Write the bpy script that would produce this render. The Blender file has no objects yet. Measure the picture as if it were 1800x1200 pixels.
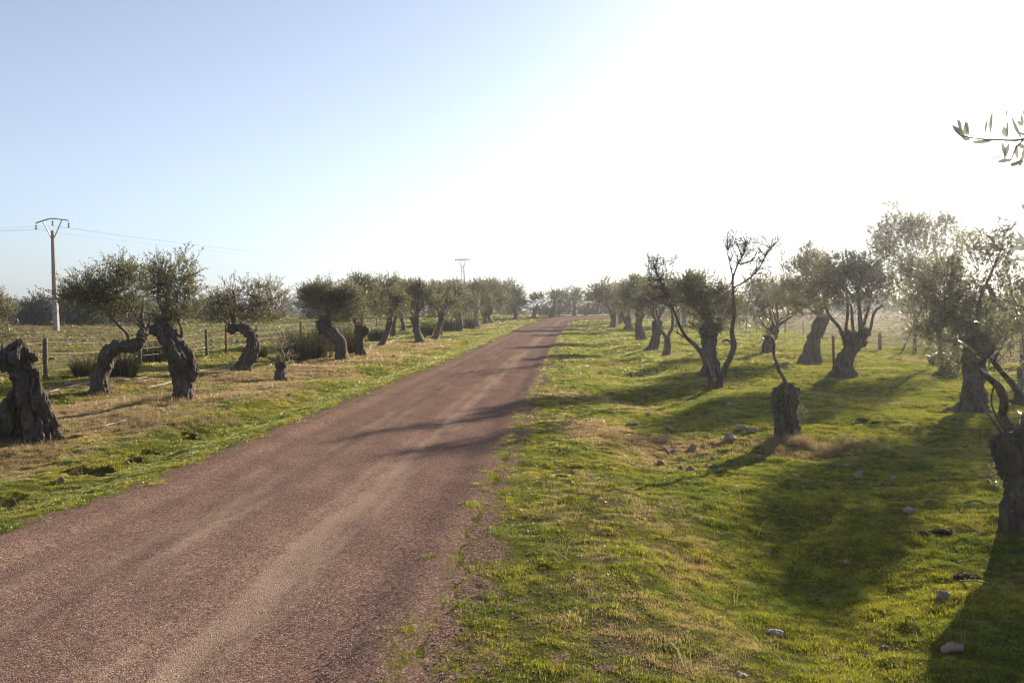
import bpy, math, random
import numpy as np
from mathutils import Vector, noise as mn

# ------------------------------------------------------------ camera, sky, sun, exposure
S = bpy.context.scene
COL = S.collection
F_PX, EYE, HOR = 1453.0, 1.70, 545.0          # focal length in photo pixels, eye height, horizon row
PITCH = math.atan((600 - HOR) / F_PX)
cam_d = bpy.data.cameras.new('camera'); cam = bpy.data.objects.new('camera', cam_d); COL.objects.link(cam)
cam_d.sensor_width = 36; cam_d.lens = 36 * F_PX / 1800; cam_d.clip_start = 0.05; cam_d.clip_end = 5000
cam.location = (0, 0, EYE); cam.rotation_euler = (math.pi/2 - PITCH, 0, 0)
S.camera = cam
SUN_AZ, SUN_EL = math.radians(35.8), math.radians(17.5)
w = bpy.data.worlds.new('World'); S.world = w; w.use_nodes = True
sky = w.node_tree.nodes.new('ShaderNodeTexSky'); sky.sky_type = 'NISHITA'; sky.sun_disc = False
sky.sun_elevation = SUN_EL; sky.sun_rotation = SUN_AZ; sky.altitude = 300
sky.air_density = 1.0; sky.dust_density = 0.35; sky.ozone_density = 5.0
bg = w.node_tree.nodes['Background']; bg.inputs['Strength'].default_value = 0.067
hs_ = w.node_tree.nodes.new('ShaderNodeHueSaturation'); hs_.inputs['Saturation'].default_value = 0.56; hs_.inputs['Hue'].default_value = 0.504
w.node_tree.links.new(sky.outputs[0], hs_.inputs['Color']); w.node_tree.links.new(hs_.outputs[0], bg.inputs['Color'])
sl = bpy.data.lights.new('sun', 'SUN'); sl.energy = 4.4; sl.angle = math.radians(0.6); sl.color = (1, .87, .70)
so = bpy.data.objects.new('sun', sl); COL.objects.link(so)
SUNV = Vector((math.sin(SUN_AZ)*math.cos(SUN_EL), math.cos(SUN_AZ)*math.cos(SUN_EL), math.sin(SUN_EL)))
so.rotation_euler = SUNV.to_track_quat('Z', 'Y').to_euler(); so.location = (30, 40, 25)
S.view_settings.view_transform = 'Standard'; S.view_settings.look = 'None'
S.view_settings.exposure = 1.5; S.view_settings.gamma = 1
HAZE = 0.00065
S.cycles.use_denoising = True; S.cycles.use_adaptive_sampling = False; S.cycles.filter_width = 1.2; S.cycles.sample_clamp_indirect = 3; S.cycles.max_bounces = 6; S.cycles.transparent_max_bounces = 6
R = math.radians

# ------------------------------------------------------------ numpy noise
_rs = np.random.RandomState(7)
_P = _rs.permutation(512); _P = np.concatenate([_P, _P]); _GA = _rs.rand(512) * 2*np.pi
def pn(x, y):
    x = np.asarray(x, float); y = np.asarray(y, float)
    xi = np.floor(x).astype(int); yi = np.floor(y).astype(int); xf = x-xi; yf = y-yi
    def g(i, j, dx, dy):
        a = _GA[_P[(_P[(i & 511)] + (j & 511)) & 511]]
        return np.cos(a)*dx + np.sin(a)*dy
    u = xf*xf*xf*(xf*(xf*6-15)+10); v = yf*yf*yf*(yf*(yf*6-15)+10)
    a = g(xi, yi, xf, yf); b = g(xi+1, yi, xf-1, yf); c = g(xi, yi+1, xf, yf-1); d = g(xi+1, yi+1, xf-1, yf-1)
    return ((a*(1-u)+b*u)*(1-v) + (c*(1-u)+d*u)*v) * 1.5
def fbm(x, y, o=4):
    s = 0; a = .5
    for k in range(o): s = s + a*pn(x*2**k + 17.3*k, y*2**k + 5.7*k); a *= .5
    return s
def sst(a, b, x):
    t = np.clip((np.asarray(x, float)-a)/(b-a), 0, 1); return t*t*(3-2*t)

# ------------------------------------------------------------ road edges (metres) and terrain
RISE_Y = [0, 60, 75, 82, 91, 100, 104, 108, 130, 200, 5000]
RISE_H = [0, 0, .08, .17, .42, .67, .84, .96, 1.0, 1.05, 1.05]
def ray(px, py):
    u = (px-900)/F_PX; v = (600-py)/F_PX; c, s = math.cos(PITCH), math.sin(PITCH)
    return np.array([u, v*s + c, v*c - s])
def at(px, py, Y):
    d = ray(px, py); t = Y/d[1]; return Vector((d[0]*t, Y, EYE + d[2]*t))
def flat_hit(px, py, h=lambda y: np.interp(y, RISE_Y, RISE_H)):
    d = ray(px, py); ys = np.concatenate([np.arange(2, 60, .05), np.arange(60, 400, .1)])
    z = EYE + d[2]/d[1]*ys; k = np.argmax(z <= h(ys)) if (z <= h(ys)).any() else len(ys)-1
    return d[0]/d[1]*ys[k], ys[k]
_rp = [(727,1200),(733,1133),(777,1077),(800,1007),(823,943),(857,877),(867,843),(890,800),(925,725),(937,700),(957,657),(967,625),(977,610),(988,590),(996,577)]
_lp = [(0,947),(170,886),(255,858),(340,821),(425,784),(500,753),(720,662),(800,630),(866,600),(916,576)]
RE = [flat_hit(*p) for p in _rp]; LE = [flat_hit(*p) for p in _lp]
RE = [(-1.35,-8),(-.72,0)] + RE; LE = [(-4.75,-8),(-4.2,0)] + LE
RE.sort(key=lambda p: p[1]); LE.sort(key=lambda p: p[1])
RE += [(6.4,90),(8.0,96),(12,99.6),(20,100.5),(60,101)]; LE += [(3.4,95),(4.6,101),(7.5,105.5),(12.5,107.5),(60,108.5)]
def redge(y): return np.interp(y, [p[1] for p in RE[:-4]]+[93], [p[0] for p in RE[:-4]]+[7.0])
def ledge(y): return np.interp(y, [p[1] for p in LE[:-4]]+[97], [p[0] for p in LE[:-4]]+[3.7])
def curve_mask(x, y):   # the stretch of road beyond the bend
    top = np.interp(x, [3, 4.6, 7.5, 12.5, 60], [96, 101, 105.5, 107.5, 108.5]); bot = np.interp(x, [3, 6.4, 8, 12, 20, 60], [80, 90, 96, 99.6, 100.5, 101])
    return (y < top) & (y > bot) & (x > 3)
def terrain(x, y, fine=True):
    x = np.asarray(x, float); y = np.asarray(y, float)
    h = np.interp(y, RISE_Y, RISE_H) * (.45 + .55*sst(-40, -8, x))
    ur = x - redge(y); ul = ledge(y) - x
    off = np.maximum(ur, ul); away = sst(.15, 2.5, off)
    h = h - .20*np.exp(-((ur-2.4)/1.1)**2)*sst(90, 60, y) - .11*np.exp(-((ul-1.0)/.45)**2)*sst(80, 50, y)
    h = h + .05*sst(0, 6, -np.abs(off-4)+4)*0
    fade = sst(220, 90, y)
    h = h + away*(.16*pn(x*.22+3, y*.16) + .10*pn(x*.6, y*.45+9))*fade
    if fine: h = h + sst(.0, .6, off)*(.022*pn(x*1.9, y*1.9) + .020*pn(x*6.1, y*6.1))*sst(60, 25, y)
    h = h + .012*np.exp(-(np.clip(-off, 0, 9)/.3)**2)*0
    onroad = sst(-.15, -.5, off)
    h = h - .05*onroad*(1-sst(0, 2, y-89))
    fl = sst(-11.5, -14, x) + sst(0, 2, x - (16.2+.14*(y-33)))
    h = h + fl*.05*pn(x*1.4+50, y*3.3)*sst(160, 60, y)
    return h
def G(px, py):
    d = ray(px, py); ys = np.concatenate([np.arange(2, 30, .02), np.arange(30, 90, .06), np.arange(90, 300, .2)])
    X = d[0]/d[1]*ys; z = EYE + d[2]/d[1]*ys; hh = terrain(X, ys); m = z <= hh
    k = np.argmax(m) if m.any() else len(ys)-1
    return Vector((X[k], ys[k], float(hh[k])))

# ------------------------------------------------------------ mesh and object helpers
def mesh_np(name, V, Fq, mats=(), smooth=False):
    V = np.asarray(V, np.float32); Fq = np.asarray(Fq, np.int32); k = Fq.shape[1]
    m = bpy.data.meshes.new(name); m.vertices.add(len(V)); m.vertices.foreach_set('co', V.ravel())
    m.loops.add(Fq.size); m.loops.foreach_set('vertex_index', Fq.ravel())
    m.polygons.add(len(Fq)); m.polygons.foreach_set('loop_start', np.arange(0, Fq.size, k, dtype=np.int32))
    m.polygons.foreach_set('loop_total', np.full(len(Fq), k, np.int32))
    if smooth: m.polygons.foreach_set('use_smooth', np.ones(len(Fq), bool))
    m.update(calc_edges=True)
    for mt in mats: m.materials.append(mt)
    return m
def obj(name, mesh, parent=None):
    o = bpy.data.objects.new(name, mesh); COL.objects.link(o)
    if parent is not None: o.parent = parent
    return o
class MB:                       # gathers polygons for ONE mesh
    def __init__(s): s.v = []; s.f = []
    def add(s, V, Fc):
        b = len(s.v); s.v += [tuple(p) for p in V]; s.f += [tuple(i+b for i in f) for f in Fc]
    def build(s, name, mat, parent=None, origin=(0,0,0), smooth=True):
        m = bpy.data.meshes.new(name); o = Vector(origin)
        m.from_pydata([tuple(Vector(p)-o) for p in s.v], [], s.f); m.materials.append(mat)
        if smooth: m.polygons.foreach_set('use_smooth', np.ones(len(m.polygons), bool))
        m.update(); return obj(name, m, parent)
    def tube(s, pts, rad, seg=8, flute=0, rough=0, sub=1, seed=0, roots=0, dome=.35, nroot=5):
        pts = [Vector(p) for p in pts]
        P = []; Rr = []
        n = len(pts)
        for i in range(n-1):
            p0 = pts[max(i-1,0)]; p1 = pts[i]; p2 = pts[i+1]; p3 = pts[min(i+2,n-1)]
            for k in range(sub):
                t = k/sub
                P.append(.5*((2*p1)+(-p0+p2)*t+(2*p0-5*p1+4*p2-p3)*t*t+(-p0+3*p1-3*p2+p3)*t**3))
                Rr.append(rad[i]*(1-t)+rad[i+1]*t)
        P.append(pts[-1]); Rr.append(rad[-1])
        nrm = None; V = []; Fc = []; dist = 0
        L = len(P)
        for i, p in enumerate(P):
            tg = (P[min(i+1,L-1)]-P[max(i-1,0)]).normalized()
            if nrm is None:
                nrm = tg.cross(Vector((0,1,0)))
                if nrm.length < .1: nrm = tg.cross(Vector((1,0,0)))
                nrm.normalize()
            else: nrm = (nrm - tg*nrm.dot(tg)).normalized()
            bn = tg.cross(nrm)
            if i: dist += (P[i]-P[i-1]).length
            for j in range(seg):
                a = 2*math.pi*j/seg; r = Rr[i]
                if flute:
                    tw = dist*1.3+seed
                    r *= 1 + flute*(math.sin(3*a+tw)*.55+math.sin(5*a-tw*1.4+1)*.45+math.sin(11*a+tw*.6)*.28)
                if roots: r *= 1 + roots*math.exp(-dist/.16)*(.35+max(0, math.sin(nroot*a+seed)))
                q = p + (nrm*math.cos(a)+bn*math.sin(a))*r
                if rough:
                    e = Rr[i]*rough; dd = (nrm*math.cos(a)+bn*math.sin(a))
                    if seg > 30: r2 = abs(mn.noise(Vector((q.x*14+seed, q.y*14, q.z*2.6)))); q -= dd*Rr[i]*rough*max(0, .22-r2)*1.5
                    q += dd*e*(mn.noise(Vector((q.x*5+seed, q.y*5, q.z*3)))*1.0+mn.noise(Vector((q.x*16, q.y*16+seed, q.z*7)))*.55+mn.noise(Vector((q.x*38, q.y*38+seed, q.z*15)))*.28)
                V.append(q)
        for i in range(L-1):
            for j in range(seg):
                a = i*seg+j; b = i*seg+(j+1)%seg; Fc.append((a, b, b+seg, a+seg))
        tg = (P[-1]-P[-2]).normalized(); V.append(P[-1]+tg*Rr[-1]*dome); c = len(V)-1
        for j in range(seg): Fc.append(((L-1)*seg+j, (L-1)*seg+(j+1)%seg, c))
        V.append(P[0]); c = len(V)-1
        for j in range(seg): Fc.append(((j+1)%seg, j, c))
        s.add(V, Fc)
    def blob(s, c, r, seed=0, nu=12, nv=8, rough=.3, freq=1.6):
        c = Vector(c); V = []; Fc = []; rx, ry, rz = (r, r, r) if isinstance(r, (int, float)) else r
        for i in range(nv+1):
            th = math.pi*i/nv
            for j in range(nu):
                a = 2*math.pi*j/nu; d = Vector((math.sin(th)*math.cos(a), math.sin(th)*math.sin(a), math.cos(th)))
                k = 1+rough*mn.noise(d*freq+Vector((seed*3.1, seed, 0)))+rough*.4*mn.noise(d*freq*3.5+Vector((0, seed*1.7, 4)))
                V.append(c+Vector((d.x*rx, d.y*ry, d.z*rz))*k)
        for i in range(nv):
            for j in range(nu):
                a = i*nu+j; b = i*nu+(j+1)%nu; Fc.append((a, a+nu, b+nu, b))
        s.add(V, Fc)
    def bar(s, a, b, w, t=None):
        a, b = Vector(a), Vector(b); t = t or w; d = (b-a).normalized()
        u = d.cross(Vector((0,0,1)));
        if u.length < .05: u = Vector((1,0,0))
        u.normalize(); v = d.cross(u)
        V = [p+u*x*w/2+v*y*t/2 for p in (a, b) for x, y in ((-1,-1),(1,-1),(1,1),(-1,1))]
        s.add(V, [(0,3,2,1),(4,5,6,7),(0,1,5,4),(1,2,6,5),(2,3,7,6),(3,0,4,7)])
def tag(o, label=None, cat=None, group=None, kind=None):
    if label: o['label'] = label
    if cat: o['category'] = cat
    if group: o['group'] = group
    if kind: o['kind'] = kind
    return o
def empty(name, loc, label, cat, group=None):
    o = bpy.data.objects.new(name, None); COL.objects.link(o); o.location = loc; o.empty_display_size = .2
    return tag(o, label, cat, group)

# ------------------------------------------------------------ materials
def newmat(name):
    m = bpy.data.materials.new(name); m.use_nodes = True; t = m.node_tree; t.nodes.clear(); return m, t
def N(t, typ, ins=None, **at_):
    n = t.nodes.new('ShaderNode'+typ)
    for k, v in at_.items(): setattr(n, k, v)
    for k, v in (ins or {}).items():
        if isinstance(v, bpy.types.Node): v = v.outputs[0]
        if isinstance(v, bpy.types.NodeSocket): t.links.new(v, n.inputs[k])
        else: n.inputs[k].default_value = v
    return n
def c4(c): return (c[0], c[1], c[2], 1)
def ramp(t, fac, stops):
    n = N(t, 'ValToRGB', {'Fac': fac}); e = n.color_ramp.elements
    while len(e) < len(stops): e.new(.5)
    for k, (p, c) in enumerate(stops): e[k].position = p; e[k].color = c4(c if not isinstance(c, (int, float)) else (c,c,c))
    return n
def mix(t, f, a, b, mode='MIX'):
    n = N(t, 'Mix', data_type='RGBA', blend_type=mode)
    for idx, v in ((0, f), (6, a), (7, b)):
        if isinstance(v, bpy.types.Node): v = v.outputs[0]
        if isinstance(v, bpy.types.NodeSocket): t.links.new(v, n.inputs[idx])
        elif idx == 0: n.inputs[0].default_value = v
        else: n.inputs[idx].default_value = c4(v)
    return n.outputs[2]
def math_(t, op, a, b=0.0, c=None):
    n = N(t, 'Math', operation=op)
    for k, v in ((0, a), (1, b)) + (((2, c),) if c is not None else ()):
        if isinstance(v, bpy.types.Node): v = v.outputs[0]
        if isinstance(v, bpy.types.NodeSocket): t.links.new(v, n.inputs[k])
        else: n.inputs[k].default_value = v
    return n.outputs[0]
def wpos(t, scale=(1,1,1), obj_space=False):
    src = N(t, 'TexCoord').outputs['Object'] if obj_space else N(t, 'NewGeometry').outputs['Position']
    return N(t, 'Mapping', {'Vector': src, 'Scale': scale}).outputs[0]
def noise_t(t, vec, sc, det=4, rough=.55): return N(t, 'TexNoise', {'Vector': vec, 'Scale': sc, 'Detail': det, 'Roughness': rough}).outputs['Fac']
def out(t, sh): N(t, 'OutputMaterial', {'Surface': sh.outputs[0]})
def bump(t, h, s, d): return N(t, 'Bump', {'Height': h, 'Strength': s, 'Distance': d}).outputs[0]
def attr(t, name, typ='GEOMETRY'): return N(t, 'Attribute', attribute_name=name, attribute_type=typ).outputs['Fac']
def pbr(t, col, rough=.9, normal=None, spec=.3, metal=0):
    d = {'Base Color': col if not isinstance(col, tuple) else c4(col), 'Roughness': rough, 'Specular IOR Level': spec, 'Metallic': metal}
    if normal is not None: d['Normal'] = normal
    return N(t, 'BsdfPrincipled', d)

GREEN, YGREEN, DRYC, SOIL, GRAV = (.075,.098,.015), (.155,.15,.024), (.21,.165,.085), (.085,.058,.042), (.19,.125,.105)
GRAVEL = [(0., (.062,.037,.032)), (.4, (.150,.092,.071)), (.75, (.222,.138,.104)), (1., (.42,.30,.235))]
def m_ground():
    m, t = newmat('grassy_ground'); p = wpos(t)
    n1 = noise_t(t, p, .9, 6, .6); n2 = noise_t(t, p, 7, 6, .65); n3 = noise_t(t, p, 45, 4, .7)
    g = mix(t, ramp(t, n1, [(.38, 0.), (.62, 1.)]), GREEN, YGREEN)
    g = mix(t, ramp(t, n3, [(.35, .85), (.6, 0.)]), g, (.045,.045,.018))
    dry = math_(t, 'ADD', attr(t, 'dry'), math_(t, 'MULTIPLY', math_(t, 'SUBTRACT', n2, .5), 1.4))
    c = mix(t, ramp(t, dry, [(.4, 0.), (.75, 1.)]), g, mix(t, n3, (.15,.10,.045), DRYC))
    so_ = math_(t, 'ADD', n2, math_(t, 'MULTIPLY', math_(t, 'SUBTRACT', n3, .5), .5))
    c = mix(t, ramp(t, so_, [(.33, .95), (.46, 0.)]), c, SOIL)
    st = N(t, 'TexVoronoi', {'Vector': p, 'Scale': 115.0})
    gv = ramp(t, N(t, 'SeparateColor', {'Color': st.outputs['Color']}).outputs[0], GRAVEL)
    gf = math_(t, 'ADD', attr(t, 'gravel'), math_(t, 'MULTIPLY', math_(t, 'SUBTRACT', n2, .5), 1.6))
    c = mix(t, ramp(t, gf, [(.42, 0.), (.6, 1.)]), c, gv)
    pf = wpos(t, (.35, 1.2, 1)); nf = noise_t(t, pf, 1.6, 8, .7); nf2 = noise_t(t, p, 9, 5, .75)
    fc = ramp(t, nf, [(.3, (.075,.055,.035)), (.45, (.14,.11,.05)), (.58, (.20,.15,.085)), (.75, (.27,.21,.14))])
    fc = mix(t, .22, fc, (.03,.025,.015)); fc = mix(t, ramp(t, nf2, [(.56, 0.), (.66, 1.)]), fc, (.26,.22,.16))
    c = mix(t, attr(t, 'field'), c, fc)
    c = mix(t, attr(t, 'bare'), c, mix(t, n3, (.025,.016,.012), (.08,.05,.036)))
    n4 = noise_t(t, p, 160, 3, .7); c = mix(t, ramp(t, n4, [(.35, .7), (.55, 0.)]), c, (.03,.026,.015))
    h = math_(t, 'ADD', math_(t, 'MULTIPLY', n2, .6), math_(t, 'MULTIPLY', n3, .35))
    out(t, pbr(t, c, 1.0, bump(t, h, .9, .05), 0.0)); return m
def m_road():
    m, t = newmat('red_gravel'); p = wpos(t)
    v1 = N(t, 'TexVoronoi', {'Vector': p, 'Scale': 115.0}); v2 = N(t, 'TexVoronoi', {'Vector': p, 'Scale': 165.0})
    ps = wpos(t, (1.0, .12, 1)); streak = noise_t(t, ps, 2.2, 6, .6); pf = noise_t(t, p, 1.1, 5, .6); mid = noise_t(t, p, 14, 4, .7)
    base = mix(t, v1.outputs['Color'], (.085,.052,.050), (.27,.165,.138), 'MIX')
    hs = N(t, 'SeparateColor', {'Color': v1.outputs['Color']})
    base = ramp(t, hs.outputs[0], GRAVEL)
    hs2 = N(t, 'SeparateColor', {'Color': v2.outputs['Color']})
    fines = ramp(t, hs2.outputs[1], [(0., (.17,.115,.082)), (.6, (.32,.225,.16)), (1., (.48,.365,.27))])
    tr = attr(t, 'track')
    st2 = noise_t(t, wpos(t, (1.0, .06, 1)), 14, 4, .65); f = math_(t, 'ADD', math_(t, 'MULTIPLY', tr, math_(t, 'ADD', math_(t, 'MULTIPLY', st2, 1.6), .15)), math_(t, 'MULTIPLY', math_(t, 'SUBTRACT', streak, .5), 1.5))
    f = math_(t, 'ADD', f, math_(t, 'MULTIPLY', math_(t, 'SUBTRACT', mid, .5), 1.0))
    f = math_(t, 'ADD', f, math_(t, 'MULTIPLY', math_(t, 'SUBTRACT', hs.outputs[1], .5), .55)); c = mix(t, ramp(t, f, [(.30, .04), (.75, .85)]), base, fines)
    c = mix(t, ramp(t, pf, [(.35, .25), (.65, 0.)]), c, (.08,.052,.044))
    h = math_(t, 'ADD', math_(t, 'MULTIPLY', v1.outputs['Distance'], -.8), math_(t, 'MULTIPLY', mid, .8))
    out(t, pbr(t, c, 1.0, bump(t, h, .6, .007), .0)); return m
def m_bark(name, a, b, moss=.0, sc=1.0, dark=(.025,.02,.017)):
    m, t = newmat(name); p = wpos(t, (1, 1, .13)); q = wpos(t)
    n1 = noise_t(t, p, 11*sc, 8, .7); n2 = noise_t(t, p, 38*sc, 6, .75); n3 = noise_t(t, q, 3.0, 4, .6)
    c = mix(t, ramp(t, n1, [(.34, 0.), (.62, 1.)]), a, b)
    c = mix(t, ramp(t, n2, [(.30, .85), (.5, 0.)]), c, dark)
    c = mix(t, ramp(t, n3, [(.52, 0.), (.62, moss)]), c, (.07,.085,.03))
    n5 = noise_t(t, q, 26, 5, .7); c = mix(t, ramp(t, n5, [(.56, 0.), (.68, .45)]), c, (.34,.31,.26)); h = math_(t, 'ADD', n1, math_(t, 'ADD', math_(t, 'MULTIPLY', n2, .7), math_(t, 'MULTIPLY', n5, .35)))
    out(t, pbr(t, c, .92, bump(t, h, 1.0, .06), .2)); return m
def m_leaf(name, a, b, c_dry=None, trans=.3, rough=.5, spec=.45):
    m, t = newmat(name); g = N(t, 'NewGeometry'); rnd = g.outputs['Random Per Island']
    col = mix(t, rnd, a, b)
    if c_dry: col = mix(t, ramp(t, rnd, [(.86, 0.), (.9, 1.)]), col, c_dry)
    pb = pbr(t, col, rough, None, spec)
    tr = N(t, 'BsdfTranslucent', {'Color': mix(t, .5, col, (b[0]*1.3, b[1]*1.35, b[2]*.8))})
    out(t, N(t, 'MixShader', {0: trans, 1: pb.outputs[0], 2: tr.outputs[0]})); return m
def m_grass():
    m, t = newmat('grass_blades'); p = wpos(t); rnd = N(t, 'NewGeometry').outputs['Random Per Island']
    n1 = noise_t(t, p, .9, 6, .6)
    g = mix(t, ramp(t, n1, [(.38, 0.), (.62, 1.)]), (.215,.25,.02), (.47,.41,.035))
    orn = N(t, 'ObjectInfo').outputs['Random']; g = mix(t, ramp(t, orn, [(.3, .75), (.6, 0.)]), g, (.085,.11,.022)); g = mix(t, math_(t, 'MULTIPLY', rnd, .4), g, (.09,.13,.02))
    d = mix(t, rnd, (.25,.165,.07), (.47,.34,.17))
    f = math_(t, 'ADD', attr(t, 'dry', 'INSTANCER'), math_(t, 'MULTIPLY', math_(t, 'SUBTRACT', rnd, .5), .5))
    c = mix(t, ramp(t, f, [(.42, 0.), (.62, 1.)]), g, d)
    pb = pbr(t, c, .33, None, .6); tr = N(t, 'BsdfTranslucent', {'Color': c})
    out(t, N(t, 'MixShader', {0: .5, 1: pb.outputs[0], 2: tr.outputs[0]})); return m
def m_plain(name, a, b, rough=.8, sc=8, metal=0, bmp=.02, spec=.3):
    m, t = newmat(name); p = wpos(t); n1 = noise_t(t, p, sc, 6, .65)
    c = mix(t, ramp(t, n1, [(.35, 0.), (.65, 1.)]), a, b)
    out(t, pbr(t, c, rough, bump(t, n1, .6, bmp), spec, metal)); return m
M = dict(ground=m_ground(), road=m_road(), grass=m_grass(),
    bark=m_bark('old_olive_bark', (.065,.05,.04), (.18,.145,.12), .5),
    bark_young=m_bark('young_bark', (.08,.065,.05), (.22,.18,.14), 0, 1.6),
    bark_dark=m_bark('dark_bark', (.05,.039,.032), (.15,.118,.098), .4, .8),
    twig=m_plain('twig', (.10,.08,.06), (.20,.165,.13), .9, 20),
    olive=m_leaf('olive_leaves', (.085,.095,.042), (.21,.20,.11), None, .38, .45, .35),
    olive_dry=m_leaf('olive_leaves_dry', (.09,.09,.042), (.22,.20,.12), (.28,.18,.09), .38, .45, .5),
    olive_glare=m_leaf('olive_leaves_glare_paled', (.27,.27,.27), (.36,.36,.35), None, .22, .5, .4),  # silvery leaf colour lightened further, standing in for the lens glare veil
    oak=m_leaf('holm_oak_leaves', (.035,.045,.02), (.085,.095,.04), None, .12, .5, .4),
    rush=m_leaf('rush_blades', (.05,.05,.026), (.14,.125,.065), (.28,.21,.12), .2, .6, .25),
    drygrass=m_leaf('dry_grass', (.15,.11,.05), (.33,.25,.14), None, .35, .6, .3),
    weed=m_leaf('weed_leaves', (.12,.11,.06), (.25,.21,.13), (.35,.30,.22), .3, .6, .3),
    stone=m_plain('field_stone', (.14,.11,.08), (.31,.255,.195), .85, 9), stone_red=m_plain('red_stone', (.16,.10,.075), (.30,.20,.15), .85, 9),
    litter=m_leaf('fallen_leaf', (.07,.045,.028), (.20,.14,.085), None, .1, .9, .1), clod=m_plain('clods', (.09,.065,.045), (.26,.21,.15), .95, 3), chips=m_plain('gravel_chips', (.14,.08,.065), (.40,.27,.21), .8, 60), soil=m_plain('turned_soil', (.025,.016,.012), (.085,.052,.038), .95, 14, 0, .04),
    concrete=m_plain('concrete', (.25,.23,.205), (.33,.30,.27), .85, 3), steel=m_plain('galvanised_steel', (.22,.22,.23), (.34,.34,.35), .5, 12, .6),
    cable=m_plain('cable', (.10,.10,.11), (.16,.16,.17), .5, 12, .3), glass=m_plain('insulator', (.05,.08,.08), (.10,.14,.14), .2, 6),
    rust=m_plain('rusty_steel', (.12,.05,.03), (.22,.10,.06), .8, 25), wood=m_plain('weathered_wood', (.08,.06,.045), (.17,.135,.105), .9, 15),
    wire=m_plain('fence_wire', (.16,.15,.14), (.26,.25,.23), .45, 12, .4), hose=m_plain('white_hose', (.28,.26,.22), (.42,.39,.34), .5, 10),
    hill=m_plain('far_hills', (.05,.065,.05), (.09,.10,.07), .95, .02))

# ------------------------------------------------------------ setting: ground sheet, road, hills
def axis(segs):
    a = [segs[0][0]]
    for lo, hi, st in segs:
        n = max(1, int(round((hi-lo)/st))); a += list(np.linspace(lo, hi, n+1)[1:])
    return np.array(a)
def bare_at(x, y):
    b = np.zeros_like(x)
    for (px, py, r) in ((138,832,.17),(178,826,.15),(160,829,.12),(235,808,.10),(262,797,.09),(345,772,.09),(8,880,.2),(130,770,.1),(335,765,.10)):
        c = BARE[(px, py)]; b = np.maximum(b, 1-sst(.4, 1, np.hypot((x-c.x), (y-c.y)*.8)/(r*1.6)/(1+.7*pn(x*9, y*9))))
    return b
BARE = {k: G(*k) for k in ((138,832),(178,826),(160,829),(235,808),(262,797),(345,772),(8,880),(130,770),(335,765))}
def masks(x, y):
    ur = x-redge(y); ul = ledge(y)-x
    n = fbm(x*.55+11, y*.4, 4)
    dry = .06 + .95*n + .30*pn(x*4.3+8, y*4.3)
    dry = dry + .62*sst(.8, 2.3, ul)*sst(9, 5, ul)*sst(7, 11, y)*(.35+.65*sst(60, 26, y))          # tawny verge on the left
    dry = dry + .30*np.exp(-((ur-1.5)/1.1)**2)*sst(6, 9, y)*sst(24, 15, y)             # tawny patch beside the road on the right
    dry = dry + .35*np.exp(-(((x-4.0)/2.2)**2+((y-10.3)/1.1)**2))
    dry = dry - .3*np.exp(-(ul/.8)**2)*(ul > 0)
    grav = sst(1.5, .0, ur)*(.42+.5*pn(x*1.6, y*1.3+31))*(ur > -1)
    grav = np.maximum(grav, sst(.26, .05, ur+.12*pn(x*2.1, y*2.1)+.08*pn(x*7, y*7)))
    grav = np.where(ur > 0, np.maximum(grav, .48*np.exp(-((ur-.9-.05*(y-4))/.28)**2)*sst(13, 6, y)), 0)
    grav = np.maximum(grav, np.where(ul > -1, sst(.26, .06, ul+.1*pn(x*2.3, y*2.3)+.06*pn(x*7, y*7)), 0))
    fr = x - (16.4+.14*(y-33)); wob = pn(x*.3, y*.3)*1.2
    field = (1-.45*sst(-.05, .35, pn(x*.11, y*.25)))*np.maximum(sst(-11.7, -12.6, x+wob*.4)*.92, sst(-.2, .8, fr+wob))
    far = sst(75, 120, y)*sst(-9, -13, x)*.4
    return np.clip(dry, 0, 1.2), grav, np.clip(field-far, 0, 1)
xs = axis([(-900,-200,70),(-200,-60,10),(-60,-22,1.6),(-22,-12,.42),(-12,-7.5,.18),(-7.5,6.5,.10),(6.5,12,.16),(12,24,.4),(24,60,1.6),(60,200,10),(200,900,70)])
ys = axis([(-30,-3,3),(-3,2.5,.5),(2.5,12,.10),(12,22,.18),(22,40,.36),(40,70,.8),(70,130,1.5),(130,300,12),(300,1500,120)])
XX, YY = np.meshgrid(xs, ys); ZZ = terrain(XX, YY)
bare = bare_at(XX, YY); ZZ = ZZ - .16*bare
nx, ny = len(xs), len(ys); I = np.arange(nx*ny).reshape(ny, nx)
Fq = np.stack([I[:-1,:-1], I[:-1,1:], I[1:,1:], I[1:,:-1]], -1).reshape(-1, 4)
gm = mesh_np('ground', np.stack([XX, YY, ZZ], -1).reshape(-1, 3), Fq, [M['ground']], True)
dry, grav, field = masks(XX, YY)
for nm, a in (('dry', dry), ('gravel', grav), ('field', field), ('bare', bare)):
    at_ = gm.attributes.new(nm, 'FLOAT', 'POINT'); at_.data.foreach_set('value', np.asarray(a, np.float32).ravel())
tag(obj('ground', gm), 'rough green and tawny grassland with stony fields on both sides of the track', None, None, 'structure')
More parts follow.
